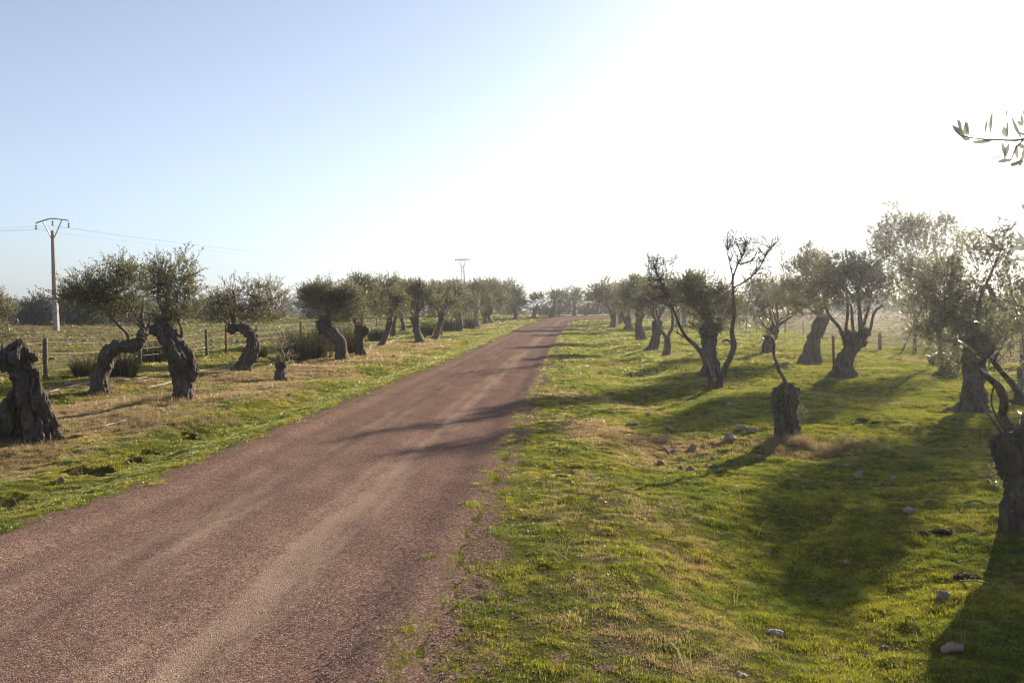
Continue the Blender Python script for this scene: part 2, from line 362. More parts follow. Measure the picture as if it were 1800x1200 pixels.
# road: paired edge points, then a fine strip with a ragged border
yy = np.concatenate([np.arange(-8, 2, .5), np.arange(2, 14, .06), np.arange(14, 30, .16), np.arange(30, 88, .6)])
Lp = [(float(ledge(y)), y) for y in yy]; Rp = [(float(redge(y)), y) for y in yy]
for a, b in (((3.0,91.5),(6.3,89.5)),((3.4,95),(6.9,92)),((3.9,98.5),(7.5,94.3)),((4.6,101),(8.4,96.6)),((5.8,103.5),(9.8,98.3)),((7.5,105.5),(11.5,99.4)),((12.5,107.5),(14.5,100)),((24,108),(24,100.7)),((60,108.5),(60,101))): Lp.append(a); Rp.append(b)
Lp = np.array(Lp); Rp = np.array(Rp)
jag = lambda x, y, s: .07*pn(x*.9+s, y*.9)+.04*pn(y*2.6+s, x*2)+.03*pn(y*7+s, x)+.015*pn(y*15+s, x)
dvec = (Rp-Lp); dn = dvec/np.linalg.norm(dvec, axis=1)[:, None]
Lj = Lp + dn*jag(Lp[:,0], Lp[:,1], 3)[:, None]; Rj = Rp + dn*jag(Rp[:,0], Rp[:,1], 40)[:, None]
NL = 70; lat = np.linspace(0, 1, NL)
RX = Lj[:, None, 0]*(1-lat)+Rj[:, None, 0]*lat; RY = Lj[:, None, 1]*(1-lat)+Rj[:, None, 1]*lat
rut = -.018*np.exp(-((lat-.30)/.07)**2) - .018*np.exp(-((lat-.66)/.07)**2) + .03*np.exp(-((lat-.48)/.3)**2)
edge = -.035*(np.exp(-(lat/.03)**2)+np.exp(-((1-lat)/.03)**2))
far_lift = sst(84, 92, RY)*.06
RZ = terrain(RX, RY, False) + .0 + rut + edge + .010*pn(RX*3, RY*1.5) + .008 + far_lift*1.3
RZ = np.maximum(RZ, terrain(RX, RY)+.006)
nr = len(Lp); I = np.arange(nr*NL).reshape(nr, NL)
Fq = np.stack([I[:-1,:-1], I[:-1,1:], I[1:,1:], I[1:,:-1]], -1).reshape(-1, 4)
rm = mesh_np('road', np.stack([RX, RY, RZ], -1).reshape(-1, 3), Fq, [M['road']], True)
trk = 1.0*np.exp(-((lat-.665)/.036)**2) + .50*np.exp(-((lat-.59)/.022)**2) + .40*np.exp(-((lat-.73)/.02)**2) + .50*np.exp(-((lat-.33)/.032)**2) + .40*np.exp(-((lat-.41)/.02)**2) + .3*np.exp(-((lat-.22)/.018)**2) + .10*np.exp(-((lat-.48)/.22)**2)
trk = np.repeat(trk[None], nr, 0)*(.9+.35*pn(RX*.5, RY*.25)) + .16*pn(RX*3.5, RY*.3) + .04
at_ = rm.attributes.new('track', 'FLOAT', 'POINT'); at_.data.foreach_set('value', np.asarray(trk, np.float32).ravel())
tag(obj('road', rm), 'reddish gravel track with paler wheel lines bending right at the rise', None, None, 'structure')
hx = np.linspace(-900, 700, 80); hz = 16+14*np.abs(pn(hx*.004, hx*0+2))+5*pn(hx*.02, hx*0)
hv = []; 
for x, z in zip(hx, hz): hv += [(x, 1250, -1), (x, 1290, z*.8), (x, 1330, z), (x, 1400, -1)]
Fh = [(4*i+k, 4*i+k+4, 4*i+k+5, 4*i+k+1) for i in range(79) for k in range(3)]
tag(obj('hills', mesh_np('hills', hv, Fh, [M['hill']], True)), 'low far hills on the horizon', None, None, 'structure')

# ------------------------------------------------------------ scatter: ONE object = variants + points, instanced by geometry nodes
def scatter(name, variants, mat, pts, rotz, scl, dryv, label, tilt=.2, seed=1):
    rs = np.random.RandomState(seed); V = []; Fc = []; vid = []; b = 0
    for k, (v, f) in enumerate(variants):
        V.append(np.asarray(v)); Fc.append(np.asarray(f)+b); vid += [k]*len(v); b += len(v)
    n = len(pts); V.append(np.asarray(pts)); vid += [-1]*n
    me = mesh_np(name, np.concatenate(V), np.concatenate(Fc), [mat], False)
    def A(nm, typ, data, key):
        a = me.attributes.new(nm, typ, 'POINT'); a.data.foreach_set(key, np.ascontiguousarray(data).ravel())
    A('vid', 'INT', np.array(vid, np.int32), 'value')
    pad = lambda d: np.concatenate([np.zeros((b,)+d.shape[1:], d.dtype), d])
    rot = np.stack([rs.normal(0, tilt, n), rs.normal(0, tilt, n), rotz], -1).astype(np.float32)
    A('rot', 'FLOAT_VECTOR', pad(rot), 'vector'); A('scl', 'FLOAT', pad(np.asarray(scl, np.float32)), 'value')
    A('dry', 'FLOAT', pad(np.asarray(dryv, np.float32)), 'value'); A('pick', 'INT', pad(rs.randint(0, len(variants), n).astype(np.int32)), 'value')
    g = bpy.data.node_groups.new(name, 'GeometryNodeTree')
    g.interface.new_socket('Geometry', in_out='INPUT', socket_type='NodeSocketGeometry'); g.interface.new_socket('Geometry', in_out='OUTPUT', socket_type='NodeSocketGeometry')
    nn = g.nodes.new; L = g.links.new; gi = nn('NodeGroupInput'); go = nn('NodeGroupOutput')
    def na(nm, typ):
        q = nn('GeometryNodeInputNamedAttribute'); q.data_type = typ; q.inputs['Name'].default_value = nm; return q.outputs['Attribute']
    cmp = nn('FunctionNodeCompare'); cmp.data_type = 'INT'; cmp.operation = 'LESS_THAN'
    ins = [s for s in cmp.inputs if s.type == 'INT' and s.enabled]; L(na('vid', 'INT'), ins[0]); ins[1].default_value = 0
    sep = nn('GeometryNodeSeparateGeometry'); sep.domain = 'POINT'; L(gi.outputs[0], sep.inputs['Geometry']); L(cmp.outputs['Result'], sep.inputs['Selection'])
    spl = nn('GeometryNodeSplitToInstances'); spl.domain = 'FACE'; L(sep.outputs['Inverted'], spl.inputs['Geometry']); L(na('vid', 'INT'), spl.inputs['Group ID'])
    iop = nn('GeometryNodeInstanceOnPoints'); L(sep.outputs['Selection'], iop.inputs['Points']); L(spl.outputs['Instances'], iop.inputs['Instance'])
    iop.inputs['Pick Instance'].default_value = True; L(na('pick', 'INT'), iop.inputs['Instance Index'])
    L(na('rot', 'FLOAT_VECTOR'), iop.inputs['Rotation']); L(na('scl', 'FLOAT'), iop.inputs['Scale']); L(iop.outputs['Instances'], go.inputs[0])
    o = obj(name, me); md = o.modifiers.new('scatter', 'NODES'); md.node_group = g
    return tag(o, label, None, None, 'stuff')
def tuft(n, h, spread, wd, seed, lean=.5):
    rs = np.random.RandomState(seed); V = []; Fc = []
    for k in range(n):
        a = rs.rand()*6.28; r = spread*math.sqrt(rs.rand()); b = np.array([r*math.cos(a), r*math.sin(a), -.006])
        a2 = a+rs.normal(0, .9); ln = lean*(.3+rs.rand()); hh = h*(.5+.7*rs.rand()); d = np.array([math.cos(a2), math.sin(a2), 0])
        s = np.array([-math.sin(a2+rs.normal(0,.6)), math.cos(a2), 0])*wd*(.7+.6*rs.rand())
        m1 = b+d*hh*ln*.35+np.array([0,0,hh*.6]); tip = b+d*hh*ln*1.1+np.array([0,0,hh])
        i = len(V); V += [b-s, b+s, m1+s*.8, m1-s*.8, tip+s*.1, tip-s*.1]; Fc += [(i,i+1,i+2,i+3),(i+3,i+2,i+4,i+5)]
    return np.array(V), np.array(Fc)
rs = np.random.RandomState(3)
def sample(y0, y1, dens, margin=1.6):
    A = (y1-y0)*2*(.66*(y0+y1)/2+margin); n = int(A*dens); y = y0+(y1-y0)*rs.rand(n); w_ = .66*y+margin; x = (rs.rand(n)*2-1)*w_
    return x, y
def grass_points(y0, y1, dens):
    x, y = sample(y0, y1, dens); dry, grav, field = masks(x, y); ur = x-redge(y); ul = ledge(y)-x; off = np.maximum(ur, ul)
    patch = fbm(x*3.1, y*3.1, 3); keep = off > (-.10 + .14*pn(x*2, y*2) + .16*pn(x*7, y*7))
    keep &= rs.rand(len(x)) > np.clip(grav*1.1+patch*2.0*(grav > .1), 0, .965)
    keep &= rs.rand(len(x)) > np.clip(-patch*1.4-.25, 0, .6)
    keep &= rs.rand(len(x)) > field*.93
    keep &= ~curve_mask(x, y) ; keep &= bare_at(x, y) < .35
    x, y = x[keep], y[keep]; return x, y, dry[keep]
gx, gy, gd, gs = [], [], [], []
for y0, y1, dens, sc in ((2.6,4.5,4200,.60),(4.5,7,2800,.66),(7,10,1700,.78),(10,15,900,.98),(15,24,380,1.3),(24,40,120,1.9),(40,70,34,2.6),(70,125,11,3.6)):
    x, y, d = grass_points(y0, y1, dens); gx.append(x); gy.append(y); gd.append(d)
    hn = .5+1.1*np.clip(fbm(x*2.3+60, y*2.3, 3)+.25, 0, 1) + .35*np.clip(d-.5, 0, .6)
    gs.append(sc*hn*(.7+.6*rs.rand(len(x))))
gx, gy, gd, gs = map(np.concatenate, (gx, gy, gd, gs)); gz = terrain(gx, gy)-.004
scatter('grass', [tuft(16, .034, .042, .0024, s) for s in range(6)], M['grass'], np.stack([gx, gy, gz], -1), rs.rand(len(gx))*6.28, gs, gd,
        'short green and yellowed grass covering the verges', .15)
print('GRASS', len(gx))
def chip(seed):
    r_ = np.random.RandomState(seed); v = np.array([(x, y, z) for x in (-1,1) for y in (-1,1) for z in (-.6,.6)], float)*(.6+.5*r_.rand(8,1))
    return v, np.array([(0,1,3,2),(4,6,7,5),(0,4,5,1),(2,3,7,6),(0,2,6,4),(1,5,7,3)])
# loose chips on the near road and verge, clods and stones in the two fields
x, y = sample(2.6, 9, 500); k = (x < redge(y)+1.2)&(x > redge(y)-.5+.3*pn(x, y)); x, y = x[k], y[k]
kk = rs.rand(len(x)) < np.clip(1.1-(y-3)/7, .1, 1); x, y = x[kk], y[kk]
zr = terrain(x, y) + np.where((x < redge(y))&(x > ledge(y)), .075, .004)
scatter('gravel', [chip(s) for s in range(5)], M['chips'], np.stack([x, y, terrain(x, y, False)+.012*0+np.where((x<redge(y)-.1)&(x>ledge(y)+.1), .045, .004)], -1), rs.rand(len(x))*6.28, .0025+.0028*rs.rand(len(x)), np.zeros(len(x)), 'loose reddish gravel chips on the track', .6)
xf, yf = [], []
for y0, y1, dn_ in ((14,30,5),(30,60,3.2),(60,110,.6)):
    x, y = sample(y0, y1, dn_, 3); _, _, f = masks(x, y); k = rs.rand(len(x)) < f*(.5+1.5*np.clip(pn(x*.5, y*.5)+.2, 0, 1)); xf.append(x[k]); yf.append(y[k])
x, y = np.concatenate(xf), np.concatenate(yf)
scatter('field_stones', [chip(20+s) for s in range(5)], M['clod'], np.stack([x, y, terrain(x, y)+.0], -1), rs.rand(len(x))*6.28, (.012+.06*rs.rand(len(x))**3)*(1+.01*y), np.zeros(len(x)), 'pale stones and clods littering the fields', .5)
x, y = [], []
for y0, y1, dn_ in ((12,30,7),(30,60,2.5),(60,110,.8)):
    a, b = sample(y0, y1, dn_, 3); _, _, f = masks(a, b); k = rs.rand(len(a)) < f*(pn(a*.3+7, b*.6) > -.12); x.append(a[k]); y.append(b[k])
x, y = np.concatenate(x), np.concatenate(y)
scatter('dry_weeds', [tuft(22, .10, .10, .004, 50+s, .8) for s in range(4)], M['drygrass'], np.stack([x, y, terrain(x, y)], -1), rs.rand(len(x))*6.28, (.6+.8*rs.rand(len(x)))*(1+.01*y), np.ones(len(x)), 'low dry weeds in the stony fields', .2)
def litter(seed):
    r_ = np.random.RandomState(seed); V = []; Fc = []
    for k in range(4):
        o = r_.normal(0, .05, 3)*[1,1,0]+[0,0,.012]; a = r_.rand()*6.28; d = np.array([math.cos(a), math.sin(a), r_.normal(0,.25)])*.018; n_ = np.array([-math.sin(a), math.cos(a), r_.normal(0,.3)])*.004
        i = len(V); V += [o-d, o+n_, o+d, o-n_]; Fc += [(i,i+1,i+2,i+3)]
    return np.array(V), np.array(Fc)
x, y = sample(2.6, 12, 22); _, gv_, f = masks(x, y); k = ((x > redge(y)+.1)|(x < ledge(y)-.1)) & (pn(x*.9+3, y*.9) > -.25); x, y = x[k], y[k]
scatter('fallen_leaves', [litter(s) for s in range(6)], M['litter'], np.stack([x, y, terrain(x, y)+.012], -1), rs.rand(len(x))*6.28, .7+.6*rs.rand(len(x)), np.ones(len(x)), 'dry fallen olive leaves littering the grass', .15)
x, y = sample(2.6, 30, 5); _, gv_, f = masks(x, y); k = ((x > redge(y)+.4)|(x < ledge(y)-.4)) & (pn(x*.5+3, y*.5) > -.1); x, y = x[k], y[k]
scatter('dead_stalks', [tuft(5, .15, .03, .0012, 150+s, .9) for s in range(5)], M['drygrass'], np.stack([x, y, terrain(x, y)], -1), rs.rand(len(x))*6.28, .5+.7*rs.rand(len(x)), np.ones(len(x)), 'thin dead stalks standing above the turf', .25)
# longer tawny grass round the left trunks
x, y = [], []
for (px, py, r_, n_) in ((322,705,.9,420),(290,735,.9,420),(240,750,.8,200),(425,660,.9,260),(380,690,.9,160),(492,680,.5,160),(597,640,.9,240),(175,700,.5,120),(530,650,.8,180),(680,612,1.0,160),(110,700,.8,110),(1400,790,.55,320),(1450,785,.5,130),(1240,672,.9,170),(1350,627,.8,120),(1120,770,.7,120),(60,785,.5,130)):
    c = G(px, py); a = rs.rand(n_)*6.28; rr = r_*np.sqrt(rs.rand(n_)); x.append(c.x+rr*np.cos(a)*1.3); y.append(c.y+rr*np.sin(a)*.8)
LDG = (x, y)

# ------------------------------------------------------------ foliage and trees
def leaves(name, blobs, nleaf, ll, lw, mat, parent, seed, per=12, tw=.35, origin=None, up=.55, root=None):
    """blobs: (centre Vector, rx, ry, rz) ; twigs with lance leaves spread through the blobs"""
    r_ = np.random.RandomState(seed); vol = np.array([(b[1]*b[2]*b[3])**.75 for b in blobs]); vol /= vol.sum(); nt = max(4, nleaf//per)
    bi = r_.choice(len(blobs), nt, p=vol); C = np.array([list(b[0]) for b in blobs])[bi]; Rd = np.array([[b[1],b[2],b[3]] for b in blobs])[bi]
    d = r_.normal(size=(nt,3)); d /= np.linalg.norm(d, axis=1)[:,None]; rad = r_.rand(nt)**.42
    # clumpy: pull the twigs towards a number of sub-centres
    ns = max(5, nt//26); sd = r_.normal(size=(ns,3)); sd /= np.linalg.norm(sd, axis=1)[:,None]; sub = sd*(.45+.5*r_.rand(ns,1))
    pos = d*rad[:,None]; si = r_.randint(0, ns, nt); cl = sub[si]+r_.normal(0, .19, (nt,3)); use = r_.rand(nt) < .72; pos[use] = cl[use]
    P = C + pos*Rd
    out_ = pos*Rd/np.max(Rd, axis=1)[:,None] + np.array([0,0,up]); D = out_+r_.normal(0, .38, (nt,3)); D /= np.linalg.norm(D, axis=1)[:,None]
    L = tw*(.5+r_.rand(nt)*.9)
    t = (np.arange(per)+.3)/per; t = np.clip(t[None]+r_.normal(0,.04,(nt,per)), .02, 1)
    B = P[:,None]+D[:,None]*(t*L[:,None])[...,None]; B[...,2] -= (t**2*L[:,None])*.12
    side = r_.normal(size=(nt,per,3)); side -= (side*D[:,None]).sum(-1,keepdims=True)*D[:,None]; side /= np.linalg.norm(side, axis=-1, keepdims=True)
    LD = D[:,None]*.75+side*.75; LD /= np.linalg.norm(LD, axis=-1, keepdims=True)
    W = np.cross(LD, r_.normal(size=(nt,per,3))); W /= np.linalg.norm(W, axis=-1, keepdims=True)
    ln = ll*(.6+.7*r_.rand(nt,per,1)); wd = lw*(.7+.6*r_.rand(nt,per,1))
    a = B; tip = B+LD*ln; m1 = B+LD*ln*.45+W*wd*.5; m2 = B+LD*ln*.45-W*wd*.5
    V = np.stack([a, m1, tip, m2], 2).reshape(-1,3)
    if origin is not None: V = V-np.array(origin)
    nf = nt*per; Fq = np.arange(nf*4).reshape(nf,4)
    cr = obj(name, mesh_np(name, V, Fq, [mat]), parent)
    # twigs: thin three-sided spikes
    k = min(nt, 1400); T0 = P[:k]; T1 = P[:k]+D[:k]*L[:k,None]; T1[:,2] -= L[:k]*.12; Tb = T0-D[:k]*.12*np.max(Rd[:k], axis=1)[:,None]
    if root is not None:
        rt = np.array(root); Tb = T0 + (rt-T0)*.22
    s1 = np.cross(D[:k], [0.3,.9,.1]); s1 /= np.linalg.norm(s1, axis=1)[:,None]; s2 = np.cross(D[:k], s1); rr = ll*.055
    V = np.stack([Tb+s1*rr*1.6, Tb-s1*rr*.8+s2*rr*1.4, Tb-s1*rr*.8-s2*rr*1.4, T1+s1*rr*.4, T1-s1*rr*.2+s2*rr*.35, T1-s1*rr*.2-s2*rr*.35], 1).reshape(-1,3)
    if origin is not None: V = V-np.array(origin)
    b = np.arange(k)[:,None]*6; Fq = np.concatenate([b+np.array([[0,1,4,3]]), b+np.array([[1,2,5,4]]), b+np.array([[2,0,3,5]])])
    obj('twigs', mesh_np('twigs', V, Fq, [M['twig']]), parent)
    return P
def branch_rec(mb, p, d, L, r, lev, rnd, spread=.55, up=.25, tips=None, seg=5):
    r = max(r, .4*p.y/F_PX)
    pts = [p]; rad = [r]; n = 4; q = p.copy(); dd = d.normalized()
    for i in range(n):
        dd = (dd + Vector((rnd.gauss(0,.14), rnd.gauss(0,.14), rnd.gauss(0,.12)+up*.12))).normalized()
        q = q+dd*L/n; pts.append(q.copy()); rad.append(r*(1-.45*(i+1)/n))
    mb.tube(pts, rad, seg if lev > 1 else 3, dome=.5)
    if lev <= 0:
        if tips is not None: tips.append((q, dd))
        return
    k = rnd.choice((2,3,3)) if lev > 1 else rnd.choice((2,3,4))
    for j in range(k):
        i = n if j == 0 else rnd.choice((2,3,3,4)); a = Vector((rnd.gauss(0,1), rnd.gauss(0,1), rnd.gauss(0,.7)))
        nd = (dd + a.normalized()*spread*(.7 if j == 0 else 1.25) + Vector((0,0,up*.5))).normalized()
        branch_rec(mb, pts[i], nd, L*rnd.uniform(.6,.9), rad[i]*rnd.uniform(.6,.75), lev-1, rnd, spread, up, tips, seg)
def pxpath(lst, Y, rnd, wob=.06):
    """[(px,py,halfwidth px)] in the vertical plane at depth Y -> points, radii; the middle wanders in depth"""
    P = [at(a, b, Y) for a, b, c in lst]; s = Y/F_PX; Rr = [c*s for a, b, c in lst]
    for i in range(1, len(P)): P[i].y += rnd.gauss(0, wob)
    return P, Rr
TREES = 'old pollarded olive trees beside the track'
BASES = []
def tree(name, label, cat, base, trunk, blobs, seed, limbs=(), leaf='olive', dens=2.6, bark='bark', group=TREES, extra=(), seg=None, flute=.13, rough=.42, roots=.45, legs=(), llen=.062, auto=5, Y=None, up=.55, lw=.27, depth=.8, shoots=(), per=12, hide_root=False):
    rnd = random.Random(seed); g = G(*base); 
    if Y: g = at(base[0], base[1], Y); g.z = float(terrain(g.x, g.y))
    Y = g.y; near = Y < 26; root = empty(name, g, label, cat, group); s = Y/F_PX
    P, Rr = pxpath(trunk, Y, rnd, .05 if near else .02)
    P[0] = Vector((P[0].x, P[0].y, g.z-.08))
    if g.y < 60 and leaf != 'oak': BASES.append((g.x, g.y, trunk[0][2]*s))
    sg = seg or (72 if Y < 18 else 44 if near else 20 if Y < 60 else 12); sb = 16 if Y < 18 else 12 if near else 5
    mb = MB(); mb.tube(P, Rr, sg, flute, rough, sb, seed, roots, .2, nroot=rnd.choice((4,5,6)))
    for lg in legs:                                     # further stems of a split trunk
        Q, Qr = pxpath(lg, Y, rnd, .04); Q[0].z = g.z-.08 if lg[0][1] > trunk[0][1]-12 else Q[0].z
        mb.tube(Q, Qr, sg, flute, rough, sb, seed+5, roots*.7 if Q[0].z < g.z else 0, .3)
    for (x, y, r) in extra:                             # burrs and knobs of the pollard head
        c = at(x, y, Y); c.y += rnd.uniform(-.5,.5)*r*s; mb.blob(c, r*s, rnd.random()*50, 22 if near else 12, 14 if near else 8, .75, 2.0)
    mb.build('trunk', M[bark], root, g)
    head = P[-1]
    for lb in limbs:
        Q, Qr = pxpath(lb, Y, rnd, .12); m2 = MB(); m2.tube(Q, Qr, 10 if near else 6, .08, .25, 5, seed, 0); m2.build('limb', M['bark_young'], root, g)
    wb = [(at(cx, cy, Y+rnd.uniform(-.25,.25)*rx*s), rx*s, max(rx, ry)*s*depth, ry*s) for cx, cy, rx, ry in blobs]
    if wb and cat == 'tree' and leaf != 'oak':
        ex = []
        for b in wb:
            for k in range(4):
                a = rnd.uniform(-.3, math.pi+.3); e = rnd.uniform(.7, 1.0); q = rnd.uniform(.28, .42)
                ex.append((b[0]+Vector((math.cos(a)*b[1]*e, rnd.uniform(-.6,.6)*b[2], math.sin(a)*b[3]*e)), b[1]*q, b[2]*q, b[3]*q))
            for k in range(2):
                a = rnd.uniform(.5, math.pi-.5); ex.append((b[0]+Vector((math.cos(a)*b[1], rnd.uniform(-.4,.4)*b[2], math.sin(a)*b[3]*1.08)), b[1]*.09, b[2]*.09, b[3]*rnd.uniform(.2,.34)))
        wb = [(b[0], b[1]*.92, b[2]*.92, b[3]*.9) for b in wb] + ex
    if wb:
        if auto:
            m2 = MB()
            for k in range(auto):
                b = rnd.choice(wb); e = b[0]+Vector((rnd.uniform(-.6,.6)*b[1], rnd.uniform(-.6,.6)*b[2], rnd.uniform(-.2,.5)*b[3]))
                h0 = head+Vector((rnd.uniform(-1,1)*Rr[-1]*.6, rnd.uniform(-1,1)*Rr[-1]*.6, -.02))
                mid = h0.lerp(e, .45)+Vector((rnd.gauss(0,.08), rnd.gauss(0,.08), .1)); r0 = Rr[-1]*rnd.uniform(.16,.28)
                m2.tube([h0, h0.lerp(mid,.5)+Vector((0,0,.04)), mid, mid.lerp(e,.6), e], [r0, r0*.85, r0*.65, r0*.45, r0*.2], 7, 0, .1, 3, seed)
                for q in range(5):
                    f = mid.lerp(e, rnd.random()); e2 = b[0]+Vector((rnd.uniform(-.9,.9)*b[1], rnd.uniform(-.9,.9)*b[2], rnd.uniform(-.5,.9)*b[3]))
                    m2.tube([f, f.lerp(e2,.5)+Vector((0,0,.05)), e2], [r0*.3, r0*.2, r0*.08], 5, 0, 0, 3)
            m2.build('branches', M['bark_young'], root, g)
        ll = max(llen, Y*1.75/(F_PX*.569)); lw_ = ll*lw; area = sum(math.pi*b[1]*b[3] for b in wb)
        nl = int(dens*.88*area/(ll*lw_*.5)); nl = min(nl, 90000)
        leaves('crown', wb, nl, ll, lw_, M[leaf], root, seed, per=per, tw=max(.30, ll*3.5), origin=g, up=up, root=None)
    for (p0, p1, r0, lev) in shoots:                    # bare twiggy shoots
        a = at(p0[0], p0[1], Y); b = at(p1[0], p1[1], Y); m3 = MB(); branch_rec(m3, a, (b-a), (b-a).length*.55, r0*s, lev, rnd, .45, .3); m3.build('bare_shoots', M['twig'], root, g)
    return root, g
def crown_only(*a, **k): pass

# ---- left row
t1, g1 = tree('olive_tree', 'massive split hollow olive trunk with no crown, nearest at left frame edge', 'tree', (48,775),
    [(12,773,25),(20,735,18),(30,700,16),(37,668,17),(31,642,19),(27,622,16),(36,603,9)], [], 11, roots=.3, flute=.24, rough=.6,
    legs=([(74,768,26),(68,738,20),(60,704,17),(52,670,15),(48,640,12),(42,610,6)], [(88,766,12),(84,740,9),(76,705,7),(68,672,6),(62,648,6)], [(14,650,13),(8,632,10),(3,618,7),(-2,604,4)]),
    extra=((22,622,11),(58,628,7),(12,640,9),(94,748,8),(36,604,7),(72,690,5)), bark='bark_dark')
tree('olive_tree', 'olive tree cut off by left frame edge, grey-green crown only, beyond the split trunk', 'tree', (-38,690), [(-38,690,15),(-35,650,12),(-30,615,10)],
     [(-25,560,42,38),(-15,590,30,22),(-50,545,40,30)], 12, dens=2.4)
tree('olive_tree', 'olive arching right like a bow with upright limbs and wide crown, in front of rushes', 'tree', (178,690),
    [(178,692,16),(176,670,13),(180,648,13),(192,625,13),(210,610,13),(232,606,12),(246,597,9),(254,584,7)],
    [(205,505,36,38),(152,520,44,32),(234,505,32,34),(195,548,42,22),(130,530,26,22)], 13, limbs=([(226,606,4.5),(222,588,3.5),(215,570,3),(206,548,2.2)], [(240,604,5),(245,580,3.5),(250,560,3),(246,530,2)], [(252,588,4),(258,570,3),(262,550,2)]),
    extra=((196,618,9),(238,608,9),(250,588,7)), dens=2.5, auto=4)
tree('olive_tree', 'thick left-leaning olive trunk with blunt head and tall dense crown, in tawny grass', 'tree', (322,702),
    [(322,704,18),(321,680,16),(320,655,17),(315,630,18),(306,605,17),(295,588,17),(284,576,14)],
    [(308,492,34,40),(320,530,28,36),(285,500,28,28),(300,560,26,14)], 14, limbs=([(312,606,4),(318,585,3),(315,560,2)], [(296,580,4),(300,560,3),(306,530,2)]),
    legs=([(338,668,8),(341,650,8),(334,625,7),(322,600,7)],), extra=((278,580,12),(290,572,13),(343,655,6),(326,640,9)), dens=2.5, auto=3)
tree('olive_tree', 'hook-shaped olive trunk bulging right with a bare twig on top, between rusty post and rushes', 'tree', (424,653),
    [(420,655,14),(432,636,12),(442,615,11),(444,598,10),(436,584,9.5),(422,577,8),(411,577,7)],
    [(478,530,34,26),(440,520,24,24),(385,545,34,20),(460,556,38,16),(400,530,22,14)], 15, limbs=([(413,575,3),(414,556,2.4),(413,535,2),(412,510,1.4)], [(409,577,2.5),(400,570,2),(388,560,1.6)]),
    extra=((409,578,8),(442,600,8)), shoots=(((413,535),(415,490),1.3,3),((412,525),(400,495),1.0,2)), dens=2.2, auto=4, leaf='olive_dry')
tree('olive_stump', 'short grey olive stump with dry leafy shoots, in the left verge grass', 'tree stump', (493,670),
    [(493,671,9),(492,660,8.5),(493,648,8),(494,640,7)], [(492,615,16,18),(482,598,11,13),(500,630,20,10),(478,632,14,9)], 16, leaf='weed', dens=.8, auto=6, extra=((488,642,5),(499,641,5)), group='old olive stumps on the verges')
tree('olive_tree', 'S-curved olive trunk leaning left with a dark dome crown, beside tall rushes', 'tree', (598,633),
    [(599,634,10.5),(600,615,10.5),(594,598,10),(583,584,9),(572,576,9),(568,569,8)],
    [(572,528,40,30),(610,535,34,30),(555,520,26,20),(600,560,28,14)], 17, extra=((566,570,9),(576,567,8),(566,580,7)), dens=3)
tree('olive_tree', 'short upright olive trunk with broad flat head, right of the S-curved trunk', 'tree', (635,625),
    [(635,627,9),(633,610,8),(632,595,8),(635,583,9)], [(632,520,32,28),(650,540,30,24),(612,545,24,22),(628,500,14,14)], 18,
    limbs=([(630,583,2.5),(622,565,2),(618,548,1.5)], [(636,580,2.5),(634,560,2),(632,540,1.5)]), extra=((628,584,6),(643,580,7),(636,580,7)), dens=2.4)
far_left = [ # base, top, half widths, crown blobs, label
    ((668,608),(686,562),5,[(680,520,26,26),(690,540,24,18),(665,530,18,18)], 'slender olive trunk leaning right beside white hose on the left verge'),
    ((692,592),(695,556),4,[(700,522,20,24),(716,530,16,20)], 'olive whose dark trunk stands just behind the right-leaning slender one'),
    ((709,582),(704,552),4,[(712,515,20,18),(722,535,14,16)], 'olive with curved trunk in the gap behind the end of the white hose'),
    ((740,601),(731,560),7,[(742,530,26,22),(728,520,20,18)], 'stout olive trunk with sun-edged right side, nearest of the middle left group'),
    ((762,597),(776,557),4.5,[(770,528,24,22),(785,540,20,16)], 'thin olive trunk slanting right, second in the middle left group'),
    ((773,589),(776,555),4.5,[(790,530,20,22),(800,520,18,16)], 'dark upright olive trunk close behind the thin slanting one'),
    ((806,583),(804,553),6,[(806,527,24,22),(822,538,18,16)], 'olive with pale forked limbs rising from a stout stub, left row'),
    ((838,575),(838,551),4.5,[(838,525,22,22),(826,515,16,14)], 'olive right of the round green bush, straight trunk, left row'),
    ((852,569),(850,548),4.5,[(856,520,20,20),(862,535,14,12)], 'first of two close-set dark trunks near the far end of left row'),
    ((862,567),(860,546),5,[(876,518,20,18),(880,535,16,12)], 'second of two close-set dark trunks near the far end of left row'),
    ((905,561),(904,546),3.5,[(898,522,20,20),(910,540,16,13),(886,540,14,12)], 'bushy low-crowned olive with pale stems ending the left row')]
for i, (b, tp, hw, bl, lab) in enumerate(far_left):
    mx = ((b[0]+tp[0])/2+(-1)**i*hw*.5, (b[1]+tp[1])/2)
    tree('olive_tree', lab, 'tree', b, [(b[0],b[1]+1,hw*1.15),(mx[0],mx[1],hw*.85),(tp[0],tp[1],hw)], [(c[0],c[1],c[2]*1.2,c[3]*1.15) for c in bl], 30+i,
         limbs=([(tp[0]-1,tp[1],hw*.35),(tp[0]-7,tp[1]-12,hw*.25),(tp[0]-11,tp[1]-24,hw*.15)], [(tp[0]+1,tp[1],hw*.35),(tp[0]+5,tp[1]-13,hw*.25),(tp[0]+12,tp[1]-24,hw*.15)]),
         extra=((tp[0],tp[1],hw*1.1),), dens=2.8, auto=3)
